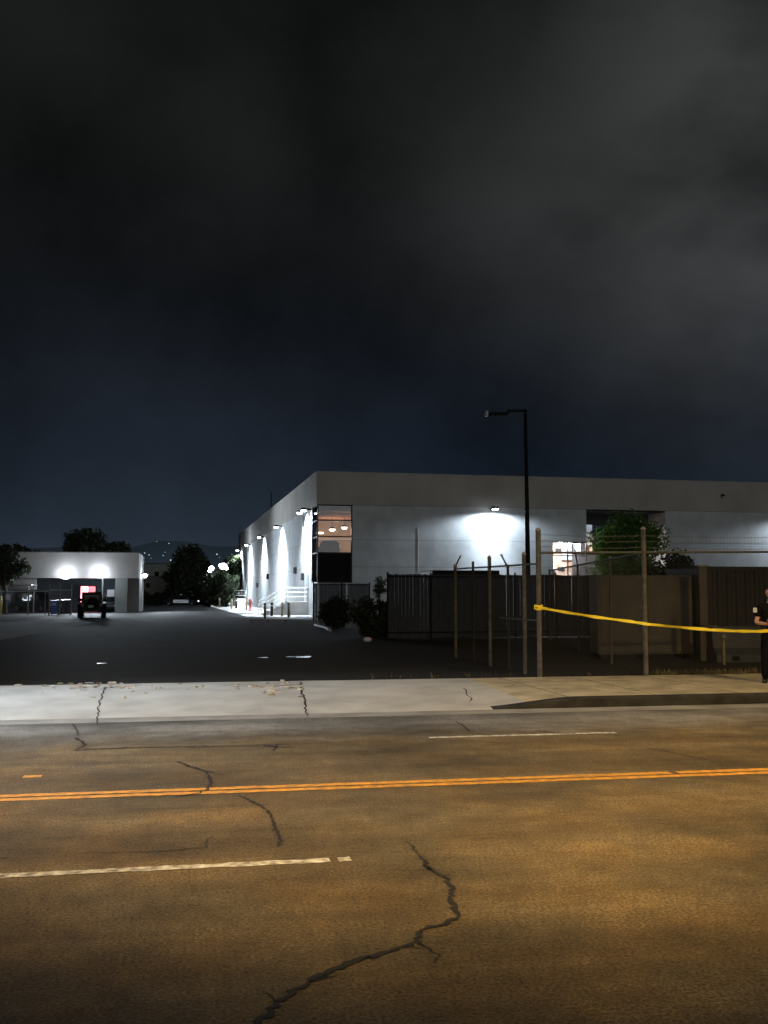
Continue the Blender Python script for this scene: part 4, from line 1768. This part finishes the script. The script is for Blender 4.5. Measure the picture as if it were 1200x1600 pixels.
q.add(vs, fs)
q.build('hair', M['hair'], head, True)
# clothing: shirt with short sleeves, trousers, boots, belt
SV = [(0, 0, .95), (0, .01, 1.12), (0, .01, 1.28), (0, .005, 1.40), (0, .0, 1.475), (-.18, .0, 1.40), (-.24, -.008, 1.20), (.18, .0, 1.40), (.24, -.008, 1.20)]
SE = [(0, 1), (1, 2), (2, 3), (3, 4), (3, 5), (5, 6), (3, 7), (7, 8)]
SR = [(.185, .145), (.165, .13), (.19, .15), (.165, .12), (.085, .08), .085, .074, .085, .074]
shirt = skin_obj('shirt', SV, SE, SR, M['uniform'], off)
TV = [(0, 0, 1.02), (0, 0, .93), (-.085, 0, .84), (-.115, -.02, .52), (-.12, .01, .06), (.085, 0, .84), (.13, -.03, .52), (.15, .01, .06)]
TE = [(0, 1), (1, 2), (2, 3), (3, 4), (1, 5), (5, 6), (6, 7)]
TR = [(.19, .15), (.205, .16), .128, .085, .072, .128, .085, .072]
skin_obj('trousers', TV, TE, TR, M['uniform'], off)
q = MB()
vs = []
ring0 = [(.178 * math.cos(2 * math.pi * k / 24), .142 * math.sin(2 * math.pi * k / 24)) for k in range(24)]
q.add([(x, y, 1.0) for x, y in ring0] + [(x, y, 1.055) for x, y in ring0], [(k, (k + 1) % 24, 24 + (k + 1) % 24, 24 + k) for k in range(24)])
belt = q.build('belt', M['boot'], off, True)
for x, y, w_ in ((-.17, -.04, .05), (.175, -.02, .06), (-.10, -.125, .04), (.10, -.125, .04)):
    MB().bbox(x - w_ / 2, x + w_ / 2, y - .04, y + .02, .92, 1.07, .008).build('pouch', M['boot'], belt)
MB().bbox(-.025, .025, -.156, -.143, 1.005, 1.05, .004).build('buckle', M['metal_badge'], belt)
for sx, ex in ((-.12, -.16), (.15, .19)):
    skin_obj('boot', [(sx, .035, .10), (sx, .03, .045), (sx + (ex - sx) * .5, -.07, .04), (ex, -.165, .034)], [(0, 1), (1, 2), (2, 3)], [.062, .055, .052, .038], M['boot'], off)
for sx in (-1, 1):
    z0 = 1.335
    x0 = sx * .275
    MB().bbox(x0 - .035, x0 + .035, -.075, -.055, z0 - .045, z0 + .045, .006).build('shoulder_patch', M['badge'], shirt)
MB().bbox(.045, .095, -.150, -.135, 1.33, 1.40, .01).build('chest_badge', M['metal_badge'], shirt)


def hand(wx, wy, wz, dirx):
    """one skinned hand: palm with four bent fingers of unequal length and a side thumb"""
    d = Vector((dirx * .85, -.35, .1)).normalized()
    up = Vector((0, 0, 1))
    sd_ = d.cross(up).normalized() * dirx
    w0 = Vector((wx, wy, wz))
    V_, E_, R_ = [w0, w0 + d * .05], [(0, 1)], [(.026, .018), (.036, .017)]
    for j, (off_, ln) in enumerate(((.03, .070), (.010, .078), (-.010, .072), (-.03, .056))):
        b_ = w0 + d * .088 + up * off_
        V_.append(b_); R_.append(.0105)
        E_.append((1, len(V_) - 1))
        k1 = b_ + (d * .85 - sd_ * .35).normalized() * ln * .5
        V_.append(k1); R_.append(.0090)
        E_.append((len(V_) - 2, len(V_) - 1))
        k2 = k1 + (d * .35 - sd_ * .85).normalized() * ln * .5
        V_.append(k2); R_.append(.0075)
        E_.append((len(V_) - 2, len(V_) - 1))
    tb = w0 + d * .025 + up * .032
    V_.append(tb); R_.append(.013); E_.append((0, len(V_) - 1))
    V_.append(tb + (d * .6 + up * .7).normalized() * .04); R_.append(.0105); E_.append((len(V_) - 2, len(V_) - 1))
    V_.append(V_[-1] + (d * .9 + up * .25).normalized() * .03); R_.append(.0085); E_.append((len(V_) - 2, len(V_) - 1))
    return skin_obj('hand', [tuple(v_) for v_ in V_], E_, R_, M['skin'], off)


hand(-.07, -.24, 1.08, 1)
hand(.05, -.26, 1.12, -1)

# ------------------------------------------------------------------ unlit dark light pole in the yard
p = at(826, HOR, 40.0)
lp = thing('light_pole', 'tall dark unlit lamp pole with one arm rising before the warehouse', 'lamp post', (p.x, p.y, LOT))
HP = at(822, 640, 40).z - LOT
q = MB()
q.tube([(0, 0, 0), (-.02, 0, HP * .5), (-.06, 0, HP)], [.105, .085, .062], 12)
q.build('pole', M['dark_steel'], lp, True)
q = MB()
q.bbox(-.22, .22, -.22, .22, 0, .35, .03)
q.build('base', M['dark_steel'], lp)
q = MB()
q.bbox(-.78, -.02, -.05, .05, HP - .11, HP + .0, .02)
q.build('arm', M['dark_steel'], lp)
q = MB()
q.bbox(-1.52, -.72, -.13, .13, HP - .24, HP - .11, .03)
hdl = q.build('lamp_head', M['dark_steel'], lp)
MB().bbox(-1.66, -1.50, -.13, .13, HP - .27, HP - .05, .04).build('end_cover', mat('pale_lens_cover', (.35, .35, .42), .35, 0, .1, 4), hdl)

# ------------------------------------------------------------------ low white building at the left with its carport
B0 = at(216, HOR, 91.0)
LFZ = at(216, 864, 91).z - LOT
LBZ = at(216, 903.5, 91).z - LOT
lb = thing('carport_building', 'low white building with deep fascia over an open lit carport', 'building', (B0.x, B0.y, LOT), A)
LB = 22.0
q = MB()
q.box(-LB, 0, 0, .25, LBZ, LFZ)
q.box(-.25, 0, .25, 11, LBZ, LFZ)
q.box(-LB, -LB + .25, .25, 11, LBZ, LFZ)
q.box(-LB, 0, 10.9, 11.15, 0, LFZ)
q.build('fascia', M['stucco'], lb)
q = MB()
q.box(-LB + .25, -.25, .25, 10.9, LBZ + .02, LBZ + .2)
q.build('soffit', M['far_wall2'], lb)
q = MB()
q.box(-LB, 0, .0, 11.15, LFZ, LFZ + .06)
q.build('roof', M['roof'], lb)
q = MB()
q.box(-2.0, -1.0, .05, .9, 0, LBZ)
q.build('pillar', M['far_wall'], lb)
for px in (162, 185.5, 198):
    x = (px - 216) / FPX * 91
    MB().tube([(x, .12, 0), (x, .12, LBZ)], .07, 8).build('pipe_column', M['steel'], lb)
q = MB()
q.box(-LB, -8.7, .4, .65, LBZ - 1.0, LBZ)
q.build('beam', M['stucco'], lb)
q = MB()
q.box(-LB, -.4, 8.0, 8.2, 0, LBZ + .02)
q.build('back_wall', mat('teal_grey_render', (.10, .13, .15), .8, 0, .2, .6), lb)
q = MB()
q.box(-1.0, 0, 1.2, 8.0, 0, LBZ)
q.build('side_wall', M['far_wall2'], lb)
# floodlights under the fascia edge
for px, py, e in ((110, 898, 60), (158, 895, 55)):
    x = (px - 216) / FPX * 91 / CA
    z = at(px, py, 89).z - LOT
    q = MB()
    q.bbox(x - .16, x + .16, -.75, -.55, z + .13, z + .3, .03)
    q.tube([(x, -.6, z + .24), (x, 0, z + .24)], .03, 6)
    fl = q.build('floodlight', M['dark_steel'], lb)
    MB().sphere((x, -.72, z), .46, 14, 9, (1.1, .5, .8)).build('lens', M['flood_glow'], fl, True)
    lamp('flood_light', 'POINT', e, COOL, (x, -2.4, z - .1), lb, shadow_soft_size=.2)
    o = lamp('flood_light', 'SPOT', 2500, COOL, (x, -1.3, z), lb, spot_size=R(130), spot_blend=.6, shadow_soft_size=.2)
    o.rotation_euler = Vector((0, -1, -.75)).to_track_quat('-Z', 'Y').to_euler()
zz = at(221, 899, 95).z - LOT
q = MB().bbox(.0, .22, 5.4, 5.8, zz + .1, zz + .3, .03)
fl = q.build('floodlight', M['dark_steel'], lb)
MB().sphere((.3, 5.6, zz), .24, 12, 8, (1, 1, .8)).build('lens', M['flood_glow'], fl, True)
lamp('flood_light', 'POINT', 260, COOL, (.9, 5.6, zz), lb, shadow_soft_size=.2)
o = lamp('flood_light', 'SPOT', 6500, COOL, (.62, 5.6, zz + .1), lb, spot_size=R(150), spot_blend=.6, shadow_soft_size=.2)
o.rotation_euler = Vector((1, -.45, .04)).to_track_quat('-Z', 'Y').to_euler()
lamp('carport_light', 'POINT', 150, (.70, .88, 1), (-16, 4.5, LBZ - .3), lb, shadow_soft_size=.3)
lamp('carport_light', 'POINT', 90, (.70, .88, 1), (-3.5, 4.5, LBZ - .3), lb, shadow_soft_size=.3)
q = MB().box(-17, -15, 4.45, 4.6, LBZ - .12, LBZ - .02)
q.build('ceiling_lamp', M['led_glow'], lb)

# glowing red machine under the carport
p = at(137, HOR, 96.5)
vm = thing('vending_machine', 'red glowing upright machine under the white carport behind the dark off-road car', 'machine', (p.x, p.y, LOT), A)
MB().bbox(-.75, .75, 0, .8, .05, 2.45, .03).build('cabinet', M['red_paint'], vm)
MB().box(-.62, .05, -.02, -.003, .9, 2.35).build('lit_panel', M['pink_glow'], vm)
MB().box(.12, .68, -.02, -.003, .5, 2.35).build('front_panel', M['red_glow'], vm)
lamp('machine_light', 'POINT', 25, (1, .12, .14), (0, -.6, 1.7), vm, shadow_soft_size=.3)
# canopy in front at the far left
p = at(14, HOR, 86)
cn = thing('shade_canopy', 'flat white shade canopy over the parked cars at the left edge', 'canopy', (p.x, p.y, LOT), A)
zc = at(14, 915, 86).z - LOT
q = MB().box(-4, 1.85, -.6, 3.0, zc, zc + .10)
q.build('canopy_roof', M['stucco'], cn)
for x in (-3.6, 1.6):
    for y in (-.4, 2.8):
        MB().tube([(x, y, 0), (x, y, zc)], .05, 8).build('post', M['steel'], cn)
# lit white shapes on the wall behind the tree
p = at(16, HOR, 88.5)
# chain-link fence before the carport
F0, F1 = gp(-30, 961.5, LOT), gp(112, 961.5, LOT)
ff = thing('chain_link_fence', 'far chain-link fence of pale posts before the carport at the left', 'fence', F0)
dF = F1 - F0
hF = 2.35
for px in (10, 44, 70, 76.5, 93, 111):
    t = (px + 30) / 142
    p = dF * t
    post_obj((p.x, p.y), 0, hF if px in (76.5, 111, 93) else hF - .45, .045 if px != 70 else .035, M['rail_paint'], ff)
q = MB()
q.tube([dF * ((76.5 + 30) / 142) + Vector((0, 0, hF - .4)), dF + Vector((0, 0, hF - .4))], .03, 6)
q.tube([Vector((0, 0, hF - .5)), dF * ((76.5 + 30) / 142) + Vector((0, 0, hF - .5))], .03, 6)
q.build('top_rail', M['rail_paint'], ff)
link_panel((0, 0, 0), dF, .05, hF - .5, .16, .0035).build('wire_mesh', M['steel'], ff)


def notice(px, py, Y, w, h, label, parent_post=True):
    p = at(px, py, Y)
    t = thing('notice_sign', label, 'sign', (p.x, p.y, p.z - h / 2), A)
    MB().bbox(-w / 2, w / 2, -.02, 0, 0, h, .006).build('sign_face', M['sign_white'], t)
    MB().box(-w / 2 - .02, w / 2 + .02, .0, .012, -.02, h + .02).build('sign_frame', M['steel'], t)
    return t


notice(12.5, 933, 76.9, .30, .42, 'pale notice on the leftmost far fence post')
notice(39.5, 932, 77.1, .22, .40, 'pale notice on the far fence before the dark van')
notice(173, 927, 91.0, .62, .60, 'pale notice hanging between the carport columns at the right')


# ------------------------------------------------------------------ vehicles
def wheel_part(parent, x, y, r, w, axis_y=True):
    """axle along x"""
    q = MB()
    n = 20
    prof = [(r * .62, -w / 2), (r * .93, -w / 2), (r, -w / 2 + .03), (r, w / 2 - .03), (r * .93, w / 2), (r * .62, w / 2)]
    vs, fs = [], []
    for (rr_, a_) in prof:
        for k in range(n):
            t = 2 * math.pi * k / n
            vs.append((x + a_, y + rr_ * math.cos(t), r + rr_ * math.sin(t)))
    for i in range(len(prof) - 1):
        for k in range(n):
            a_, b_ = i * n + k, i * n + (k + 1) % n
            fs.append((a_, b_, b_ + n, a_ + n))
    q.add(vs, fs)
    wh_ = q.build('wheel', M['rubber'], parent, True)
    q = MB()
    s = 1 if x > 0 else -1
    vs = [(x + s * w * .35, y, r)] + [(x + s * w * .45, y + r * .63 * math.cos(2 * math.pi * k / n), r + r * .63 * math.sin(2 * math.pi * k / n)) for k in range(n)]
    q.add(vs, [(0, 1 + k, 1 + (k + 1) % n) for k in range(n)])
    for k in range(5):
        t = 2 * math.pi * k / 5
        q.tube([(x + s * w * .42, y, r), (x + s * w * .46, y + r * .6 * math.cos(t), r + r * .6 * math.sin(t))], .03, 5)
    q.build('rim', M['rim'], wh_)
    return wh_


def jeep(loc, rz, label):
    """boxy off-roader, rear towards -y"""
    t = thing('off_road_car', label, 'car', loc, rz)
    q = MB()
    q.bbox(-.72, .72, -1.75, .55, .55, 1.12, .05)
    q.bbox(-.62, .62, .55, 1.85, .55, 1.10, .06)
    q.bbox(-.74, .74, -1.95, -1.77, .48, .68, .03)
    q.bbox(-.74, .74, 1.86, 2.02, .48, .66, .03)
    q.build('body', M['blk_paint'], t)
    q = MB()
    for y in (-1.15, 1.35):
        for s in (-1, 1):
            x0, x1 = sorted((s * .60, s * .93))
            q.prism([(y - .60, .72), (y - .42, .95), (y + .42, .95), (y + .60, .72), (y + .50, .72), (y + .36, .88), (y - .36, .88), (y - .50, .72)], x0, x1)
    q.build('fender', M['rubber'], t)
    q = MB()
    q.prism([(-1.74, 1.12), (-1.66, 1.72), (-1.55, 1.78), (.0, 1.76), (.12, 1.70), (.50, 1.12)], -.66, .66)
    tp_ = q.build('hard_top', M['blk_paint'], t)
    MB().bbox(-.50, .50, -1.775, -1.735, 1.20, 1.58, .015, Matrix.Translation((0, 0, 0))).build('rear_window', M['car_glass'], tp_)
    for s in (-1, 1):
        x0, x1 = sorted((s * .655, s * .672))
        MB().prism([(-1.5, 1.18), (-1.45, 1.66), (-.75, 1.66), (-.75, 1.18)], x0, x1).build('side_window', M['car_glass'], tp_)
        MB().prism([(-.65, 1.18), (-.65, 1.66), (-.02, 1.64), (.30, 1.18)], x0, x1).build('side_window', M['car_glass'], tp_)
        x0, x1 = sorted((s * .54, s * .70))
        MB().bbox(x0, x1, -1.81, -1.74, .80, 1.02, .015).build('tail_light', M['tail'], t)
        x0, x1 = sorted((s * .70, s * .95))
        MB().bbox(x0, x1, .22, .30, 1.12, 1.34, .02).build('mirror', M['blk_paint'], t)
    q = MB()
    n = 22
    prof = [(.05, -1.80), (.34, -1.80), (.38, -1.84), (.38, -1.98), (.33, -2.02), (.20, -1.98), (.05, -1.97)]
    vs, fs = [], []
    for (rr_, yy) in prof:
        for k in range(n):
            a_ = 2 * math.pi * k / n
            vs.append((rr_ * math.cos(a_) + .05, yy, 1.06 + rr_ * math.sin(a_)))
    for i in range(len(prof) - 1):
        for k in range(n):
            a_, b_ = i * n + k, i * n + (k + 1) % n
            fs.append((a_, b_, b_ + n, a_ + n))
    q.add(vs, fs)
    q.build('spare_wheel', M['rubber'], t, True)
    MB().bbox(-.20, .12, -2.045, -2.02, .72, .88, .005).build('number_plate', M['plate'], t)
    q = MB()
    q.tube([(-.45, -2.0, .70), (.45, -2.0, .70)], .02, 6)
    for y in (-1.15, 1.35):
        for s in (-1, 1):
            wheel_part(t, s * .77, y, .42, .30)
    return t


p = gp(144, 966, LOT)
jeep((p.x * (p.y + 2.0) / p.y, p.y + 2.0, LOT), R(14), 'boxy black off-road car with tail spare wheel, parked facing the carport')


def car(loc, rz, m, label, L=4.5, H=1.45, Wd=1.78, kind=0, lit=False, group=None):
    """length along y, front at -y"""
    t = thing('parked_car', label, 'car', loc, rz, group)
    h = L / 2
    w = Wd / 2
    q = MB()
    zb = .92 if kind == 1 else .80
    prof = [(-h, .32), (-h - .04, .55), (-h + .12, zb - .10), (-h + 1.1, zb + .04), (h - .75, zb + .08), (h - .06, zb + .02), (h, .60), (h - .03, .34)]
    q.prism(prof, -w, w)
    body_ = q.build('body', m, t)
    bv = body_.modifiers.new('Bevel', 'BEVEL')
    bv.width = .06
    bv.segments = 2
    bv.limit_method = 'ANGLE'
    q = MB()
    if kind == 1:
        g = [(-h + 1.0, zb), (-h + 1.65, H - .05), (-h + 1.95, H), (h - .35, H - .02), (h - .08, zb + .05)]
    else:
        g = [(-h + 1.15, zb), (-h + 1.95, H - .04), (-h + 2.35, H), (h - 1.45, H - .03), (h - .62, zb + .05)]
    n = len(g)
    vs = [(-w + .04, a_, b_) if b_ < H - .2 else (-w + .20, a_, b_) for a_, b_ in g] + [(w - .04, a_, b_) if b_ < H - .2 else (w - .20, a_, b_) for a_, b_ in g]
    q.add(vs, [tuple(range(n))[::-1], tuple(range(n, 2 * n))] + [(k, (k + 1) % n, n + (k + 1) % n, n + k) for k in range(n)])
    cabin = q.build('cabin', m, t)
    c_ = Vector((0, sum(a_ for a_, _ in g) / n, (zb + H) / 2))
    q = MB()
    fx = g[0]; fy = g[1]
    q.add([(-w + .12, fx[0] + .04, fx[1] + .05), (w - .12, fx[0] + .04, fx[1] + .05), (w - .27, fy[0] + .0, fy[1] - .02), (-w + .27, fy[0] + .0, fy[1] - .02)], [(0, 1, 2, 3)])
    for i in range(4):
        x_, y_, z_ = q.v[i]
        q.v[i] = (x_, y_ - .03, z_ + .015)
    q.build('windscreen', M['car_glass'], cabin)
    q = MB()
    fx = g[-1]; fy = g[-2]
    q.add([(-w + .14, fx[0] - .03, fx[1] + .06), (w - .14, fx[0] - .03, fx[1] + .06), (w - .28, fy[0] + .02, fy[1] - .03), (-w + .28, fy[0] + .02, fy[1] - .03)], [(0, 1, 2, 3)])
    for i in range(4):
        x_, y_, z_ = q.v[i]
        q.v[i] = (x_, y_ + .03, z_ + .01)
    q.build('rear_window', M['car_glass'], cabin)
    for s in (-1, 1):
        q = MB()
        k0, k1 = g[0][0] + .42, g[-1][0] - .40
        q.add([(s * (w - .03), k0, zb + .10), (s * (w - .03), k1, zb + .10), (s * (w - .178), g[-2][0] - .06, H - .10), (s * (w - .178), g[1][0] + .14, H - .10)], [(0, 1, 2, 3)])
        q.build('side_window', M['car_glass'], cabin)
        x0, x1 = sorted((s * (w - .42), s * (w - .08)))
        MB().bbox(x0, x1, -h - .05, -h + .10, .56, .70, .02).build('headlight', M['head_glow'] if lit else M['plate'], t)
        MB().bbox(x0, x1, h - .08, h + .015, .66, .82, .02).build('tail_light', M['tail'], t)
        x0, x1 = sorted((s * (w + .01), s * (w + .18)))
        MB().bbox(x0, x1, g[0][0] + .35, g[0][0] + .45, zb + .06, zb + .20, .02).build('mirror', m, t)
        for y in (-h + .85, h - .85):
            wheel_part(t, s * (w - .06), y, .33, .22)
    return t


Gc = 'cars parked under the carport'
for px, Y, rz, m, lab, kd, H, lit in ((22, 98, R(8), 'gry_paint', 'charcoal sedan parked nose-out at the left under the canopy', 0, 1.45, False),
                                     (56, 96, R(70), 'blk_paint', 'dark tall wagon parked under the carport left of the blue bin', 1, 1.95, False),
                                     (173, 95, R(12), 'gry_paint', 'charcoal hatchback nose-out between the carport columns, a pale glint on its lamps', 1, 1.55, True)):
    b = at(px, HOR, Y)
    car((b.x, b.y, LOT), rz, M[m], lab, 4.4, H, 1.8, kd, lit, Gc)
b = at(283, HOR, 146)
pc = car((b.x, b.y, LOT), R(96), M['blk_paint'], 'black patrol car with white doors seen side-on below the round tree', 4.9, 1.48, 1.85, 0, True)
w_ = 1.85 / 2
q = MB()
q.prism([(-1.15, .36), (1.0, .36), (1.0, .84), (-1.15, .80)], -w_ - .012, -w_ - .002)
q.build('white_door', M['wht_paint'], pc)
q = MB()
q.prism([(-1.15, .36), (1.0, .36), (1.0, .84), (-1.15, .80)], w_ + .002, w_ + .012)
q.build('white_door', M['wht_paint'], pc)
MB().bbox(-.55, .55, -.15, .12, 1.50, 1.62, .03).build('light_bar', M['sign_white'], pc)


# ------------------------------------------------------------------ wheelie bins
def bin_(px, py, w, h, m, label):
    p = gp(px, py, LOT)
    t = thing('wheelie_bin', label, 'bin', p, A + R(4), 'wheelie bins by the far fence')
    q = MB()
    a_, b_ = w * .40, w * .5
    q.add([(-a_, -a_, .06), (a_, -a_, .06), (a_, a_, .06), (-a_, a_, .06), (-b_, -b_, h * .92), (b_, -b_, h * .92), (b_, b_, h * .92), (-b_, b_, h * .92)],
          [(3, 2, 1, 0), (4, 5, 6, 7), (0, 1, 5, 4), (1, 2, 6, 5), (2, 3, 7, 6), (3, 0, 4, 7)])
    q.build('bin_body', m, t)
    q = MB()
    q.prism([(-b_ - .04, h * .925), (-b_ - .02, h * .97), (b_ * .2, h), (b_ + .05, h * .98), (b_ + .05, h * .925)], -b_ - .02, b_ + .02)
    q.build('lid', m, t)
    MB().tube([(-b_ * .7, b_ + .09, h * .9), (b_ * .7, b_ + .09, h * .9)], .02, 6).build('handle', m, t)
    for s in (-1, 1):
        q = MB()
        q.tube([(s * a_ - .03, a_, .09), (s * a_ + .03, a_, .09)], .09, 12)
        q.build('wheel', M['rubber'], t)
    MB().box(-.14, .14, -b_ * .92 - .03, -b_ * .92 - .005, h * .66, h * .80).build('sticker', M['sign_white'] if m is M['blue_bin'] else M['dark_block'], t)
    return t


bin_(84.5, 960.8, .58, 1.15, M['blue_bin'], 'bright blue wheelie bin against the far fence')
bin_(95, 961, .55, 1.20, M['navy_bin'], 'navy wheelie bin, left of the dark pair by the far fence')
bin_(104.5, 960.6, .58, 1.22, M['navy_bin'], 'navy wheelie bin, right of the dark pair by the far fence')


# ------------------------------------------------------------------ far buildings, far lamps
def block(label, px0, px1, ytop, Y, depth, m, wins=(), roof_trim=True):
    a_, b_ = at(px0, HOR, Y), at(px1, HOR, Y)
    z = at(px0, ytop, Y).z - LOT
    w = b_.x - a_.x
    t = thing('far_building', label, 'building', (a_.x, a_.y, LOT))
    MB().box(0, w, 0, depth, 0, z).build('wall', m, t)
    if roof_trim:
        MB().box(-.15, w + .15, -.15, depth + .15, z, z + .18).build('roof', M['roof'], t)
    for (p0_, p1_, y0_, y1_) in wins:
        x0, x1 = at(p0_, HOR, Y).x - a_.x, at(p1_, HOR, Y).x - a_.x
        z1, z0 = at(p0_, y0_, Y).z - LOT, at(p0_, y1_, Y).z - LOT
        f_ = MB().box(x0, x1, -.06, -.004, z0, z1).build('window', M['frame'], t)
        MB().box(x0 + .12, x1 - .12, -.08, -.06, z0 + .12, z1 - .12).build('pane', M['car_glass'], f_)
    return t


block('pale green two-storey building far behind the brown wall', 226, 272, 881, 186, 10, M['far_wall'], ((241, 248, 893, 901),))
block('flat brown-grey block wall building right of the white building', 222, 264, 902, 168, 6, M['far_wall2'], ((228, 234, 911, 918),))
block('small lit white building glimpsed between the round tree and floodlight', 318, 336, 887, 178, 8, M['wht_paint'], ((322, 326, 893, 897),))
p = at(349, HOR, 136)
fp = thing('floodlight_mast', 'mast with a dazzling white floodlight beyond the low trees', 'floodlight', (p.x, p.y, LOT))
zf = at(349, 885, 136).z - LOT
MB().tube([(0, 0, 0), (0, 0, zf + .4)], .07, 8).build('pole', M['dark_steel'], fp)
MB().tube([(-1.75, 0, zf - .3), (.3, 0, zf - .05)], .05, 8).build('crossbar', M['dark_steel'], fp)
for hx, hz, hr in ((0, 0, .50), (.42, -.25, .26), (-.36, .12, .24), (-1.55, -.25, .34), (-1.78, -.62, .24)):
    hb = MB().bbox(hx - hr, hx + hr, -.35, .1, zf + hz - hr * .8, zf + hz + hr * .8, .05).build('lamp_head', M['dark_steel'], fp)
    MB().sphere((hx, -.40, zf + hz), hr * .95, 14, 9, (1, .4, .85)).build('lens', M['flood_glow'], hb, True)
lamp('mast_light', 'POINT', 1500, COOL, (0, -1.6, zf), fp, shadow_soft_size=.5)
p = at(341, HOR, 150)
sl = thing('street_lamp', 'curved unlit street lamp below the far floodlight', 'lamp post', (p.x, p.y, LOT))
zz = at(341, 893, 150).z - LOT
MB().tube([(0, 0, 0), (0, 0, zz * .75), (-.2, 0, zz * .92), (-.7, 0, zz), (-1.1, 0, zz + .08)], [.09, .08, .07, .06, .05], 8).build('pole', M['steel'], sl, True)
MB().bbox(-1.5, -1.0, -.14, .14, zz - .02, zz + .14, .03).build('lamp_head', M['steel'], sl)


# ------------------------------------------------------------------ the street's own lamps (outside the frame, lighting it)
def street_light(u, v, h, reach, col, energy, label, glow, spot=None, aim=None):
    p = W(u, v)
    z0 = WALK if v > 10 else .15
    t = thing('street_lamp', label, 'lamp post', (p.x, p.y, z0), A)
    MB().tube([(0, 0, 0), (0, 0, h * .6), (0, 0, h)], [.12, .09, .07], 10).build('pole', M['steel'], t, True)
    MB().lathe([(.2, 0), (.2, .12), (.14, .3), (.12, .5)], 10).build('base', M['steel'], t)
    MB().tube([(0, 0, h - .1), (0, -reach * .5, h + .25), (0, -reach, h + .3)], [.05, .045, .04], 8).build('arm', M['steel'], t, True)
    sg = 1 if reach > 0 else -1
    ya, yb = sorted((-reach, -reach - sg * .65))
    hd_ = MB().bbox(-.17, .17, ya, yb, h + .22, h + .40, .05).build('lamp_head', M['steel'], t)
    MB().bbox(-.14, .14, ya + .07, yb - .07, h + .17, h + .22, .02).build('lens', glow, hd_)
    yl = -reach - sg * .33
    o = lamp('street_light', 'SPOT', energy, col, (0, yl, h + .12), t, spot_size=spot or R(150), spot_blend=.85, shadow_soft_size=.18)
    if aim:
        tgt = W(*aim) - W(u, v)
        loc_dir = Matrix.Rotation(-A, 3, 'Z') @ Vector((tgt.x, tgt.y, -z0)) - Vector((0, yl, h + .12))
        o.rotation_euler = loc_dir.to_track_quat('-Z', 'Y').to_euler()
    return t


for u_, e_, lab_ in ((12.5, 8200, 'sodium street lamp on the near sidewalk, the right one'), (2.5, 7000, 'sodium street lamp on the near sidewalk, the middle one'), (-8.5, 7200, 'sodium street lamp on the near sidewalk, the left one')):
    street_light(u_, 1.7, 9.0, -2.2, SODIUM, e_, lab_, M['sodium_glow'], R(88), (u_ - .6 if u_ > 5 else u_ + .5, 11.9 if u_ > -5 else 10.8, 0))
street_light(-6.6, 19.0, 7.5, 1.0, (.72, .87, 1.0), 6400, 'white LED lamp at the driveway mouth', M['led_glow'], R(84), (.9, 14.6, .1))
